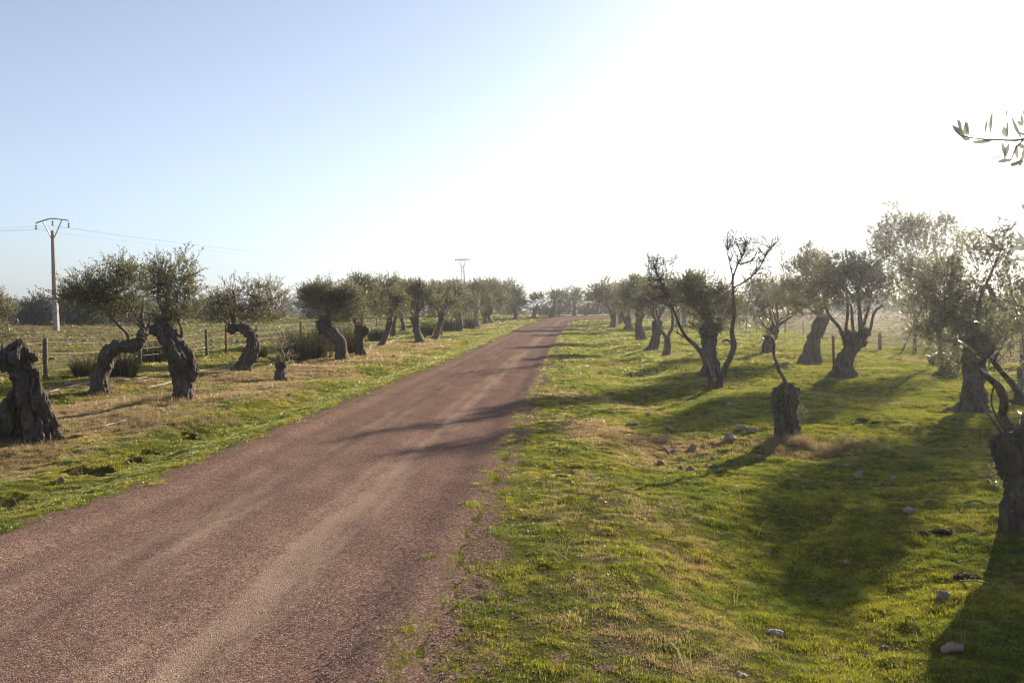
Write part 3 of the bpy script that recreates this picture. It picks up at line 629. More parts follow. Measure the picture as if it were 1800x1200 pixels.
# ---- beyond the bend
far_mid = [((938,559),(944,538),3.2,[(947,524,14,9),(940,528,9,7),(957,530,8,6)], 'lone leaning olive with round crown left of the bend'),
    ((971,557),(973,540),4,[(972,523,9,9)], 'dark stubby olive trunk just right of the lone leaning one'),
    ((984,556.5),(984,541),1.3,[(986,521,14,11),(978,528,10,8)], 'olive with thin pale stem standing at the bend'),
    ((1011,555.5),(1011,538),3.6,[(1003,518,17,11),(1014,526,11,9)], 'olive with thick dark trunk and domed crown behind the bend'),
    ((1051,553),(1051,536),4,[(1048,524,13,10),(1038,526,10,8)], 'olive half hidden at the right of the bend')]
for i, (b, tp, hw, bl, lab) in enumerate(far_mid):
    tree('olive_tree', lab, 'tree', b, [(b[0]-1,b[1]+1,hw*1.2),((b[0]+tp[0])/2-1,(b[1]+tp[1])/2,hw*.9),(tp[0],tp[1],hw)], bl, 50+i, extra=(), dens=2.8, auto=3)
tree('olive_stump', 'dark leafless upright stump beyond the bend, against the sky', 'tree stump', (1031,554.5), [(1030,556,3.2),(1031,546,2.6),(1033,536,2.4)], [], 56, group='old olive stumps on the verges', auto=0)
# ---- right row
far_right = [((1077,575),(1077,550),5,[(1072,520,22,20),(1050,522,18,13),(1085,530,16,16)], 'leftmost olive of the right row, stout upright trunk'),
    ((1092,568),(1090,548),4,[(1095,520,18,18),(1105,530,14,14)], 'olive half hidden behind the leftmost trunks of right row'),
    ((1103,582),(1100,556),6.5,[(1110,518,20,20),(1098,535,16,14)], 'pale wide stump-like olive with diagonal bare shoot, right row'),
    ((1126,597),(1125,552),7,[(1130,520,26,24),(1112,530,16,16)], 'rugged olive with a dark spreading base and leaning stem, right row'),
    ((1146,616),(1156,568),7.5,[(1160,525,26,26),(1140,535,18,18)], 'thick olive trunk slanting right, left of the forked slim tree'),
    ((1204,578),(1204,550),4.5,[(1204,520,24,24),(1222,535,16,16)], 'straight trunk standing behind the forked slim tree, right row'),
    ((1191,573),(1190,550),4,[(1186,522,18,20)], 'thin far trunk left of the straight one in right row')]
for i, (b, tp, hw, bl, lab) in enumerate(far_right):
    mx = ((b[0]+tp[0])/2+(-1)**i*hw*.35, (b[1]+tp[1])/2)
    tree('olive_tree', lab, 'tree', b, [(b[0],b[1]+1,hw*1.2),(mx[0],mx[1],hw*.9),(tp[0],tp[1],hw)], [(c[0],c[1],c[2]*1.3,c[3]*1.3) for c in bl], 60+i,
         limbs=([(tp[0]-1,tp[1],hw*.35),(tp[0]-9,tp[1]-16,hw*.22),(tp[0]-13,tp[1]-28,hw*.12)], [(tp[0]+1,tp[1],hw*.35),(tp[0]+6,tp[1]-15,hw*.25),(tp[0]+13,tp[1]-28,hw*.12)]),
         extra=((tp[0],tp[1],hw*1.1),), dens=2.8, auto=3)
tree('slim_tree', 'slim forked tree with a bare twiggy top, in the right row', 'tree', (1173,625), [(1172,626,7),(1174,606,5.5),(1172,590,5.5)],
     [(1150,500,24,14),(1140,520,20,14)], 70, limbs=([(1171,592,3),(1160,578,2.6),(1152,560,2.4),(1150,535,2),(1148,505,1.5)], [(1174,592,3),(1182,572,2.6),(1180,545,2),(1172,515,1.4)]),
     shoots=(((1150,530),(1146,470),1.5,4),((1172,520),(1168,465),1.2,3),((1150,510),(1135,470),1.0,3)), bark='bark_young', dens=.7, auto=2, flute=.05, roots=.3, leaf='olive')
tree('olive_tree', 'broad straight olive trunk with mounded earth at its foot, behind the twin bare stems', 'tree', (1249,661),
    [(1250,662,15),(1250,640,12.5),(1247,610,12),(1248,590,13),(1246,577,15)], [(1238,515,42,36),(1268,540,34,34),(1212,522,34,30),(1240,570,34,20)], 71, extra=((1238,580,9),(1258,578,9)), dens=2.6, roots=.9)
# twin bare-stemmed tree
rndb = random.Random(5); gb = G(1257,680); tb = empty('bare_tree', gb, 'twin-stemmed leafless tree with crooked dark stems and twiggy tops', 'tree'); Yb = gb.y; sb_ = Yb/F_PX
m = MB(); Q, Qr = pxpath([(1250,682,5.5),(1246,660,4.8),(1236,628,3.8),(1222,606,3.5),(1204,592,3),(1192,566,2.4),(1180,540,1.9),(1166,510,1.4),(1153,475,.9)], Yb, rndb, .04)
m.tube(Q, Qr, 12, .06, .3, 6, 3, .3); m.build('stem', M['bark_dark'], tb, gb)
m = MB(); Q2, Q2r = pxpath([(1262,683,6.2),(1272,655,5.2),(1283,628,5),(1290,606,5),(1286,580,4.2),(1290,555,3.4),(1291,535,2.8),(1287,508,2.2),(1288,485,1.8)], Yb, rndb, .04)
m.tube(Q2, Q2r, 12, .06, .3, 6, 8, .3); m.build('stem', M['bark_dark'], tb, gb)
for (a, b, r0, lev) in (((1204,592),(1180,582),2.0,1),((1180,540),(1150,515),.9,2),((1166,510),(1150,455),.9,2),((1160,495),(1180,450),.8,1),((1153,475),(1140,440),.8,1),((1172,525),(1195,500),.7,1)):
    m = MB(); p, q = at(*a, Yb), at(*b, Yb); branch_rec(m, p, q-p, (q-p).length*.75, r0*sb_, lev, rndb, .5, .25); m.build('branch', M['bark_dark'], tb, gb)
for lst in ([(1289,604,2.5),(1280,598,2),(1270,600,1.4)], [(1288,490,1.7),(1298,465,1.4),(1308,445,1.1),(1316,425,.7)], [(1290,505,1.7),(1310,495,1.4),(1328,477,1.2),(1345,450,.9),(1362,428,.6)], [(1288,485,1.3),(1284,460,1),(1278,430,.6)], [(1300,465,1.6),(1320,458,1.2),(1332,440,.8)]):
    m = MB(); P_, Pr = pxpath(lst, Yb, rndb, .08); m.tube(P_, Pr, 7, 0, .1, 4, 2); m.build('branch', M['bark_dark'], tb, gb)
for (a, b, r0, lev) in (((1298,465),(1290,405),.8,1),((1308,445),(1312,402),.8,1),((1316,430),(1335,402),.8,1),((1328,477),(1330,430),.8,1),((1345,450),(1362,405),.8,1),((1355,437),(1380,410),.8,1),((1284,460),(1276,415),.8,1),((1279,432),(1272,405),.8,1),((1320,458),(1345,440),.8,1),((1335,465),(1365,455),.8,1)):
    m = MB(); p, q = at(*a, Yb), at(*b, Yb); branch_rec(m, p, q-p, (q-p).length*.62, r0*sb_, lev, rndb, .5, .3, None, 4); m.build('branch', M['bark_dark'], tb, gb)
def bare_crown(parent, org, src, blobs, n, Y, rnd, name='fine_twigs'):
    mb = MB(); S_ = [at(a, b, Y) for a, b in src]; s = Y/F_PX
    for k in range(n):
        c = rnd.choices(blobs, [b[2]*b[3] for b in blobs])[0]; a = rnd.uniform(0, 6.28); r = math.sqrt(rnd.random())
        e = at(c[0]+math.cos(a)*r*c[2], c[1]+math.sin(a)*r*c[3], Y); e.y += rnd.uniform(-.8,.8)*c[2]*s
        lo = [p for p in S_ if p.z < e.z+.05] or S_
        p = min(lo, key=lambda q: (q-e).length*rnd.uniform(.4, 2.4)); m1 = p.lerp(e, .45)+Vector((rnd.gauss(0,.05), rnd.gauss(0,.05), .06)); m2 = p.lerp(e, .75)+Vector((rnd.gauss(0,.05), rnd.gauss(0,.05), .03))
        r0 = s*rnd.uniform(.32,.55); mb.tube([p, m1, m2, e], [r0, r0*.85, r0*.7, s*.26], 3, 0, 0, 3)
        for j in range(3):
            q = m1.lerp(e, rnd.random()) if j else m2; d = Vector((rnd.gauss(0,1), rnd.gauss(0,1), rnd.gauss(.5,.7))).normalized()*rnd.uniform(.12,.3)
            mb.tube([q, q+d*.5+Vector((0,0,.01)), q+d], [s*.3, s*.28, s*.22], 3, 0, 0, 1)
    mb.build(name, M['bark_dark'], parent, org)
bare_crown(tb, gb, [(1298,465),(1303,452),(1308,445),(1312,435),(1290,515),(1310,495),(1320,485),(1328,477),(1338,462),(1345,450),(1355,437),(1288,485),(1284,460),(1280,440),(1290,510)], [(0,0,0,0),(1300,438,32,40),(1345,435,34,36),(1290,420,20,22),(1372,415,12,14),(1330,470,36,18)][1:], 170, Yb, rndb)
bare_crown(tb, gb, [(1180,540),(1172,525),(1166,510),(1160,495),(1153,475),(1192,566)], [(1148,475,24,32),(1175,500,20,36),(1150,510,26,24),(1188,530,16,20)], 130, Yb, rndb)
tree('olive_tree', 'small vase-shaped olive with spreading limbs and airy crown, behind sprouting stump', 'tree', (1351,620),
    [(1350,622,11),(1352,602,8.5),(1356,588,9),(1364,575,8)], [(1345,530,46,34),(1322,548,30,28),(1376,535,32,30),(1340,500,24,18)], 72,
    limbs=([(1362,576,3),(1385,560,2.2),(1404,545,1.6)], [(1354,580,3),(1342,572,2.2),(1334,556,1.6)]), dens=1.7, leaf='olive_dry')
tree('olive_tree', 'olive on two legs with a gap between them under a dark crown', 'tree', (1426,640),
    [(1412,641,10),(1420,620,9),(1430,600,12),(1438,580,11),(1444,558,11)], [(1412,482,46,40),(1445,505,36,34),(1392,520,34,28),(1430,465,22,22),(1420,545,34,16)], 73,
    legs=([(1439,638,9),(1436,620,7),(1433,602,9)],), extra=((1450,560,7),), dens=3.0, roots=.25)
tree('olive_tree', 'right-leaning olive with knobbly head and five upright limbs, beside lone rusty post', 'tree', (1482,663),
    [(1482,665,19),(1484,640,14),(1490,618,13),(1498,602,15),(1506,590,14)], [(1468,482,38,34),(1500,510,46,38),(1522,485,32,34),(1450,525,32,28),(1490,458,20,16),(1540,520,28,30)], 74,
    limbs=([(1485,600,4),(1474,575,3.2),(1462,555,3),(1450,535,2.4)], [(1488,592,3),(1486,575,2.6),(1492,555,2.6),(1490,530,2)], [(1501,590,2.8),(1501,565,2.4),(1500,535,2)], [(1512,588,3.4),(1520,565,2.8),(1530,540,2.2)], [(1519,598,3),(1527,580,2.8),(1534,548,2.2),(1550,538,1.8)]),
    extra=((1520,585,8),(1490,600,9),(1516,600,9),(1506,592,9)), dens=2.6, roots=.8, auto=2)
tree('olive_tree', 'large silvery olive filling the right, thick trunk throwing a long forked shadow', 'tree', (1704,727),
    [(1704,729,27),(1706,705,21),(1711,675,18),(1714,645,18),(1716,615,18),(1714,590,17)],
    [(1640,545,62,42),(1665,510,55,45),(1730,480,58,55),(1775,540,58,60),(1700,600,60,45),(1650,590,40,30),(1745,425,28,25),(1762,405,16,18)], 75,
    limbs=([(1712,600,8),(1695,570,6),(1665,545,5),(1635,520,4)], [(1714,595,8),(1720,560,6),(1735,530,5),(1745,500,4)], [(1712,598,7),(1690,560,5),(1680,520,4),(1670,480,3)]), dens=2.3, roots=.6, llen=.07, lw=.22)
tree('olive_tree', 'tall many-stemmed olive behind the large silvery one, dark tussock at its foot', 'tree', (1666,648),
    [(1662,650,8),(1660,625,6),(1656,595,5.5),(1652,560,5)], [(1600,440,58,52),(1570,420,36,34),(1640,500,56,56),(1590,510,55,40),(1655,430,44,40),(1567,378,16,24),(1640,392,30,20)], 79,
    legs=([(1672,650,7),(1678,620,5),(1684,585,4.5),(1680,550,4)],), limbs=([(1652,562,4),(1635,530,3.2),(1612,500,2.5)], [(1654,565,3.5),(1660,530,3),(1650,480,2)]), dens=2.3, roots=.3, lw=.25)
tree('olive_tree', 'thin curved stem at right frame edge behind the large silvery olive', 'tree', (1787,690), [(1787,692,6),(1790,672,5),(1798,650,5),(1803,625,6)],
     [(1800,590,26,30),(1815,540,40,50)], 76, dens=1.6, bark='bark_young', flute=.05, roots=.2)
tree('olive_stump', 'upright hollow stump with one crooked leafy shoot, mid right in tawny grass', 'tree stump', (1385,770),
    [(1388,772,20),(1386,750,17),(1382,725,17),(1382,702,19),(1386,683,18)], [(1352,575,24,16),(1340,600,18,12)], 77, flute=.32, rough=.85, roots=.25,
    legs=([(1372,765,8),(1371,735,8),(1372,705,9),(1378,688,7)],), limbs=([(1383,690,4),(1379,668,3.4),(1372,650,3),(1362,640,3.2),(1361,622,2.6),(1357,600,2.2),(1352,580,1.6)],),
    extra=((1375,690,8),(1392,694,8)), leaf='olive_dry', dens=.9, auto=0, group='old olive stumps on the verges')
tree('olive_stump', 'dark burly stump cut flat with leaning leafy branches, at right frame edge', 'tree stump', (1795,936),
    [(1800,940,32),(1800,900,27),(1803,860,25),(1801,820,35),(1797,790,41),(1796,762,40)], [(1750,640,34,36),(1790,590,44,60),(1735,600,22,26),(1840,540,50,60),(1775,700,20,24)], 78,
    limbs=([(1784,762,8),(1781,735,7.5),(1768,705,6.5),(1752,675,6),(1740,648,5),(1732,615,3.6),(1728,590,2.5)], [(1812,760,7),(1820,700,5.5),(1815,640,4),(1808,580,2.5)], [(1762,764,2.6),(1745,725,2),(1735,690,1.4)], [(1770,762,2.2),(1758,715,1.7),(1745,670,1.2)]),
    extra=((1762,790,14),(1770,825,14),(1790,770,18)), flute=.12, rough=.5, roots=.3, dens=.42, auto=3, leaf='olive', group='old olive stumps on the verges', llen=.055, lw=.24)

# ---- the olive just outside the frame whose branch hangs into the top right corner
go = Vector((3.1, 2.0, 0)); go.z = float(terrain(3.1, 2.0)); to = empty('olive_tree', go, 'overhanging olive branch with long leaves paled by glare at top right corner', 'tree', TREES); r9 = random.Random(9)
m = MB(); m.tube([go-Vector((0,0,.1)), go+Vector((.02,0,.5)), go+Vector((-.05,.05,1.1)), go+Vector((-.1,.1,1.5))], [.26,.19,.18,.20], 36, .15, .4, 10, 2, .5); m.build('trunk', M['bark'], to, go)
YB = 1.95
tw1 = [at(1960,190,YB+.1), at(1880,225,YB), at(1800,245,YB), at(1755,246,YB), at(1712,243,YB), at(1690,238,YB)]
m = MB(); m.tube([go+Vector((-.1,.1,1.45)), go+Vector((-.35,.05,1.0+.7)), go+Vector((-.75,0,2.15)), tw1[0]], [.05,.035,.02,.006], 8, 0, .1, 5, 3); m.tube(tw1, [.006,.004,.0026,.002,.0015,.001], 6, 0, 0, 4)
tw2 = [tw1[2], at(1785,262,YB), at(1778,280,YB), at(1768,288,YB)]; m.tube(tw2, [.002,.0018,.0015,.001], 5, 0, 0, 3)
tw3 = [tw1[1], at(1850,300,YB), at(1812,360,YB), at(1803,400,YB+.02)]; m.tube(tw3, [.004,.003,.002,.001], 5, 0, 0, 3)
tw4 = [tw1[0], at(1900,380,YB), at(1830,430,YB), at(1788,428,YB)]; m.tube(tw4, [.004,.003,.002,.001], 5, 0, 0, 3)
m.build('branch', M['bark_young'], to, go)
def lanceolate(mb, a, b, wd, roll):
    a, b = Vector(a), Vector(b); d = b-a; dn_ = d.normalized(); v = Vector((0,1,0)); s_ = dn_.cross(v).normalized(); n_ = s_.cross(dn_)
    s_ = (s_*math.cos(roll)+n_*math.sin(roll)); V = []; 
    for k, ww in ((0,.06),(.12,.45),(.3,.85),(.5,1),(.7,.8),(.87,.42),(1,.02)):
        c = a+d*k+n_*(.06*math.sin(k*3.14))*d.length; V += [c-s_*ww*wd, c+n_*wd*.25*ww*-1, c+s_*ww*wd]
    mb.add(V, [(3*i+j, 3*i+j+1, 3*i+j+4, 3*i+j+3) for i in range(6) for j in (0,1)])
m = MB()
spec = [((1691,239),(1673,218),6),((1696,243),(1680,222),6),((1697,240),(1681,207),3),((1691,228),(1685,209),4),((1700,240),(1695,218),4),((1703,232),(1695,209),3),((1703,238),(1700,212),4),((1706,246),(1690,240),5),((1745,248),(1706,250),4),
    ((1731,238),(1737,206),4),((1741,236),(1745,194),4.5),((1715,234),(1720,213),1),((1722,230),(1727,208),1),((1715,254),(1688,266),1.3),((1730,260),(1717,268),1.3),((1770,242),(1764,222),6),((1772,240),(1772,210),4.5),((1768,210),(1771,189),3),
    ((1775,250),(1765,282),5),((1762,250),(1768,275),4),((1778,280),(1752,285),4.5),((1772,270),(1734,284),1.6),((1786,285),(1776,292),4),((1786,252),(1790,282),4),((1797,245),(1778,203),5),((1800,218),(1794,200),4),((1800,222),(1788,212),4),((1800,282),(1776,292),5),((1805,262),(1788,252),5),((1800,270),(1792,295),4),((1810,240),(1790,232),3),((1812,230),(1798,190),4),
    ((1812,255),(1795,275),5),((1803,372),(1796,356),3),((1806,365),(1800,354),3),((1806,430),(1780,418),5),((1800,432),(1776,440),4.5),((1803,425),(1788,406),4),((1810,432),(1790,440),5),((1815,422),(1800,402),5),((1812,440),(1797,455),4)]
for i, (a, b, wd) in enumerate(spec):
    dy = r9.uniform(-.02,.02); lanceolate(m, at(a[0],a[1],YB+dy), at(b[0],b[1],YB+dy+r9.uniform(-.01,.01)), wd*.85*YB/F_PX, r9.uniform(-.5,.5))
m.build('leaf_spray', M['olive_glare'], to, go)
leaves('crown', [(go+Vector((.25,.1,2.5)), .9,.8,.55)], 1800, .065, .015, M['olive'], to, 4, origin=go)

# ---- holm oaks and far woods beyond the fields
OAKS = 'dark holm oaks beyond the fields'
oaks = [((72,577),[(72,548,40,27),(48,556,26,20)],'dark rounded oak left of the concrete power pole',85),((20,577),[(22,560,22,14)],'small dark oak low at left edge of the far field',100),
    ((150,577),[(150,540,44,36),(185,548,30,28),(122,548,20,24)],'broad dark oak right of the concrete power pole',88),((225,576),[(228,550,36,27),(262,556,26,20)],'dark oak seen through the arching olive',95),((330,573),[(335,552,32,20),(305,558,26,16)],'low dark oak behind the left-leaning olive crown',110),
    ((385,570),[(385,540,32,21),(365,548,22,14)],'dark oak left of the hook-shaped olive',95),((425,568),[(428,552,22,14)],'dark oak just behind the hook-shaped olive head',110),((545,562),[(560,520,28,22),(542,530,20,24),(575,545,30,18)],'large dark oak with gap of sky to its left, beyond the rushes',105),
    ((680,562),[(690,545,30,18)],'dark oak low behind the slender leaning olive',125),((784,560),[(784,512,20,16),(772,520,18,18),(800,528,18,18)],'tall dark oak rising behind the middle left group',110),((745,562),[(742,522,20,14)],'dark oak topping the middle left group at its left',110),
    ((850,560),[(848,510,20,13),(835,522,20,16)],'dark oak right of the lattice tower',115),((885,560),[(888,513,20,16),(900,530,18,18)],'dark oak closing the left row before the sky gap',118),((958,556),[(955,546,16,7)],'low dark bush behind the lone leaning olive',140),((1000,554),[(1000,530,20,13),(980,545,20,9)],'dark rounded oak at the centre of the bend',135),
    ((1020,554),[(1022,543,22,9)],'low dark oak right of the bend',150),((1080,556),[(1088,545,26,10)],'low far oak behind the right row start',140),((1390,556),[(1385,520,30,24)],'dark oak behind the two-legged olive',120),((1340,556),[(1345,515,24,22)],'dark far oak behind the vase-shaped olive',125),((1270,558),[(1270,535,34,20)],'dark oak low behind the twin bare stems',120),
    ((1500,556),[(1510,535,50,18)],'wide dark oak behind the knobbly right-leaning olive',120),((1600,556),[(1605,540,40,14)],'low oak beyond the braced fence corner',140),((1210,558),[(1215,530,30,20)],'far oak behind the straight trunk of the right row',120),((1150,558),[(1150,540,34,16)],'far oak behind the slanting olive of the right row',120),((975,555),[(975,546,24,8),(955,549,14,6)],'low dark scrub under the trees just right of the lone leaning olive',128),((1036,554),[(1040,545,26,8),(1060,548,20,7)],'low dark scrub behind the upright leafless stump',132),((1100,556),[(1104,546,32,9)],'low dark scrub behind the first right row trunks',130),((1730,556),[(1740,538,60,16)],'broad far oak behind the large silvery olive',130)]
for i, (b, bl, lab, Y) in enumerate(oaks):
    tree('holm_oak', lab, 'tree', b, [(b[0],b[1]+2,3.5),(b[0],b[1]-8,2.6),(bl[0][0],bl[0][1]+4,2.2)], bl, 200+i, leaf='oak', dens=6.0, bark='bark_dark', group=OAKS, Y=Y, auto=2, up=.3, lw=.42, roots=.3, per=9)
# small far trees to the sides, low on the skyline
for i, (px, Y, h, wd) in enumerate([(-60,90,3.4,30),(250,130,2.5,26),(290,120,2.6,24),(450,150,2.4,28),(500,170,1.6,16),(620,150,3.3,26),(660,160,3.2,30),(720,150,3.0,26),(1110,150,3.0,24),(1300,150,3.2,30),(1450,140,3.2,34),(1560,150,3.0,30),(1660,150,2.8,34),(1800,130,3.0,40)]):
    top = 545-(h+.4-1.7+.6)*F_PX/Y; b = (px, 556); cy = (top+556)/2
    tree('far_tree', 'small far dark tree on the skyline, number %s from the left' % ('zero','second','third','fourth','fifth','sixth','seventh','eighth','ninth','tenth','eleventh','twelfth','thirteenth','last')[i] if i else 'far dark tree just beyond the left frame edge', 'tree', b, [(px,558,2.5),(px,550,2)], [(px,cy,wd*.6,(556-top)/2),(px+wd*.35,cy+3,wd*.45,(556-top)/2.6)], 300+i, leaf='oak', dens=3.6, bark='bark_dark', group='far dark trees on the skyline', Y=Y, auto=1, lw=.42, up=.3, per=9)

# ------------------------------------------------------------ rush tussocks, bushes, weeds
def rush(px, py, wpx, hpx, label, seed, n=420, mat='rush', lean=.55, name='rush_tussock', cat='rush tussock', group='rush tussocks along the fence lines'):
    g = G(px, py); s = g.y/F_PX; W = wpx*s; H = hpx*s; r_ = np.random.RandomState(seed); V = []
    a = r_.rand(n)*6.283; rr = np.sqrt(r_.rand(n))*W*.38; B = np.stack([rr*np.cos(a), rr*np.sin(a)*.8, np.full(n, -.03)], -1)
    out_ = np.stack([np.cos(a), np.sin(a), np.zeros(n)], -1)*(rr/(W*.38))[:,None]*lean + r_.normal(0, .16, (n,3)); out_[:,2] = 0
    h = H*(.55+.5*r_.rand(n)); wd = np.maximum(.004, s*.55)*(.6+.8*r_.rand(n)); sd = np.stack([-np.sin(a+r_.normal(0,1,n)), np.cos(a), np.zeros(n)], -1)*wd[:,None]
    m1 = B+out_*(h*.35)[:,None]; m1[:,2] += h*.55; tp = B+out_*(h*1.0)[:,None]; tp[:,2] += h
    V = np.stack([B-sd, B+sd, m1+sd*.8, m1-sd*.8, tp+sd*.15, tp-sd*.15], 1).reshape(-1,3); b = np.arange(n)[:,None]*6
    o = obj(name, mesh_np(name, V, np.concatenate([b+np.array([[0,1,2,3]]), b+np.array([[3,2,4,5]])]), [M[mat]])); o.location = g
    return tag(o, label, cat, group)
for i, a in enumerate([(152,662,52,42,'dark rush tussock left of the arching olive base'),(215,662,60,50,'rush tussock right of the arching olive base'),(272,638,52,46,'rush tussock left of the thick leaning trunk, by the fence'),(548,632,84,56,'tall rush tussock left of the S-curved trunk'),(515,635,46,60,'sparse tall rushes beside the sprouting stump'),
    (585,618,50,48,'rushes filling the space behind the S-curved trunk'),(612,622,36,56,'upright rushes between the S-curved and the short flat-headed trunk'),(455,628,36,24,'low rushes behind the hook-shaped olive'),(662,600,30,26,'dark low rushes behind the slender leaning olive'),(788,582,32,26,'dark rush tussock between stout trunk and pale-limbed olive'),(825,578,24,24,'round pale green rush clump between far left trunks'),
    (1668,655,40,46,'dark rush tussock against the right fence near the large olive'),(750,590,24,26,'brownish rushes behind the stout sun-edged trunk'),(1645,640,26,26,'small pale rushes left of the dark tussock by right fence')]):
    rush(*a, seed=400+i, n=520 if a[2] > 40 else 300)
def weed(px, py, wpx, hpx, label, seed, mat='weed', n=260, cat='weed'):
    g = G(px, py); s = g.y/F_PX; root = empty('weed', g, label, cat, 'leafy weeds at the tree feet'); rnd = random.Random(seed)
    m = MB()
    for k in range(9):
        a = rnd.random()*6.28; e = g+Vector((math.cos(a)*wpx*s*.4*rnd.random(), math.sin(a)*wpx*s*.3, hpx*s*rnd.uniform(.5,1))); m.tube([g, g.lerp(e,.5)+Vector((0,0,.02)), e], [.004,.003,.002], 4)
    m.build('stems', M['twig'], root, g)
    leaves('foliage', [(g+Vector((0,0,hpx*s*.55)), wpx*s*.5, wpx*s*.4, hpx*s*.5)], n, max(.03, s*2.2), max(.012, s*.9), M[mat], root, seed, per=6, tw=.08, origin=g)
for i, a in enumerate([(38,775,34,30,'grey leafy weed at the foot of the massive split trunk'),(195,690,22,20,'pale stalky weed right of the arching olive base'),(165,692,20,30,'dark weed left of the arching olive base'),(1408,755,24,44,'twiggy suckers right of the upright hollow stump'),(1500,655,18,30,'green suckers at right foot of the knobbly olive'),
    (1768,880,40,60,'glittering leafy suckers left of the dark burly stump'),(1690,715,20,24,'small suckers left of the large olive base'),(1738,850,30,22,'low leafy weed on the grass left of the burly stump')]):
    weed(*a, seed=500+i, mat='olive_dry' if a[0] > 1300 else 'weed')

x, y = LDG
for (bx, by, br) in BASES:
    n_ = 60; a = rs.rand(n_)*6.28; rr = br*(.85+.9*rs.rand(n_)**2); x.append(bx+rr*np.cos(a)); y.append(by+rr*np.sin(a))
x, y = np.concatenate(x), np.concatenate(y); k = ((x > redge(y)+.3)|(x < ledge(y)-.5)) & (pn(x*2.3, y*2.3) > -.12); x, y = x[k], y[k]
scatter('long_dry_grass', [tuft(20, .13, .06, .0024, 80+s, .7) for s in range(5)], M['drygrass'], np.stack([x, y, terrain(x, y)-.01], -1), rs.rand(len(x))*6.28, (.35+.5*rs.rand(len(x)))*(1+.7*pn(x*1.7+4, y*1.7)), np.ones(len(x)), 'longer tawny dry grass round the tree bases', .2)

# ------------------------------------------------------------ stones, soil, sticks
def stone(px, py, wpx, hpx, label, seed, mat='stone'):
    g = G(px, py); s = g.y/F_PX; m = MB(); m.blob(g+Vector((0,0,hpx*s*.18)), (wpx*s*.5, wpx*s*.4, hpx*s*.62), seed, 26, 16, .6, 1.1)
    return tag(m.build('stone', M[mat], None, g), label, 'stone', 'pale stones lying in the grass')
_o = MB.build
def _b(s_, name, mat, parent=None, origin=(0,0,0), smooth=True):
    o = _o(s_, name, mat, parent, origin, smooth)
    if parent is None: o.location = origin
    return o
MB.build = _b
for i, a in enumerate([(1283,775,23,15,'large white stone left of the upright hollow stump'),(1305,755,17,10,'rounded grey stone above the large white one'),(1324,759,17,9,'flatter grey stone touching the rounded one'),(1219,792,18,15,'dark round stone left of the large white one'),(1112,748,18,9,'grey stone on the shaded grass near the track'),(1139,732,9,8,'small upright grey stone above the verge stones'),
    (1282,713,15,8,'grey stone in the shade below the twin bare stems'),(1657,1052,24,17,'smooth rounded stone in foreground grass, lower right'),(1675,1142,34,15,'flat reddish stone at the shadow edge, bottom right'),(1362,1115,28,10,'pale curved flat stone in bright grass near bottom'),(1570,845,11,8,'pale pebble in the big tree shadow'),(1508,838,17,12,'grey round stone in the big tree shadow'),(1600,902,20,12,'grey stone deeper in the big tree shadow'),
    (1487,820,14,6,'flat pale stone at upper edge of the big shadow'),(1162,816,12,9,'brown stone first in the line of verge stones'),(1213,830,16,13,'brown block in the line of verge stones'),(1198,826,10,8,'dark small stone in the line of verge stones'),(1254,812,12,9,'rounded brown stone right in the line of verge stones'),(1265,828,10,7,'small pale stone at the shadow corner'),(1243,820,10,6,'tiny flat pale stone beside the rounded brown one'),(1335,804,9,6,'little grey stone below the large white one'),
    (1526,778,10,7,'dusty stone right of the upright hollow stump'),(1166,777,14,7,'flat stone near the pale stick'),(1185,795,12,6,'low stone under the verge stick'),(1398,838,11,6,'pale stone in the shaded grass below the stump'),(1488,992,9,6,'white pebble on sunny grass, lower right'),(1554,1053,8,5,'tiny white pebble left of the smooth foreground stone'),(1057,657,10,6,'pale stone near the track in right row shade'),(1548,667,9,5,'small stone on grass right of the knobbly olive'),(1554,1142,16,9,'dark half-buried stone left of the flat reddish one'),(1302,1190,26,9,'brown rounded stone on the bottom frame edge'),(1365,668,0,0,None)]):
    if a[4]: stone(*a, seed=600+i, mat='stone_red' if any(w_ in a[4] for w_ in ('brown','reddish','dark')) else 'stone')
for i, a in enumerate([(107,848,14,11,'reddish stone beside the left ditch holes'),(222,816,12,7,'tan stone right of the left ditch holes'),(118,677,14,8,'pale boulder near the first fence post'),(96,668,16,7,'flat pale stones at the fence post foot'),(60,585,10,6,'dark red stone in the left field'),(508,696,8,5,'small stone on the left verge below the sprouting stump'),(529,562,6,7,'white stone far out in the field beyond the rushes'),(692,628,7,5,'small tan stone on left verge by the hose')]):
    stone(*a, seed=660+i, mat='stone_red' if ('red' in a[4] or 'tan' in a[4]) else 'stone')
def mound(px, py, wpx, hpx, label, seed):
    g = G(px, py); s = g.y/F_PX; m = MB(); rnd = random.Random(seed)
    for k in range(26):
        a = rnd.random()*6.28; r = math.sqrt(rnd.random())*wpx*s*.42; q = rnd.uniform(.12,.3)*wpx*s*.6; m.blob(g+Vector((math.cos(a)*r, math.sin(a)*r*.7, hpx*s*.30*(1-r/(wpx*s*.45)))), (q, q*.8, q*.55), seed+k*1.3, 14, 9, .95, 2.4)
    return tag(m.build('soil_mound', M['soil'], None, g), label, 'soil mound', 'dark mounds of turned soil')
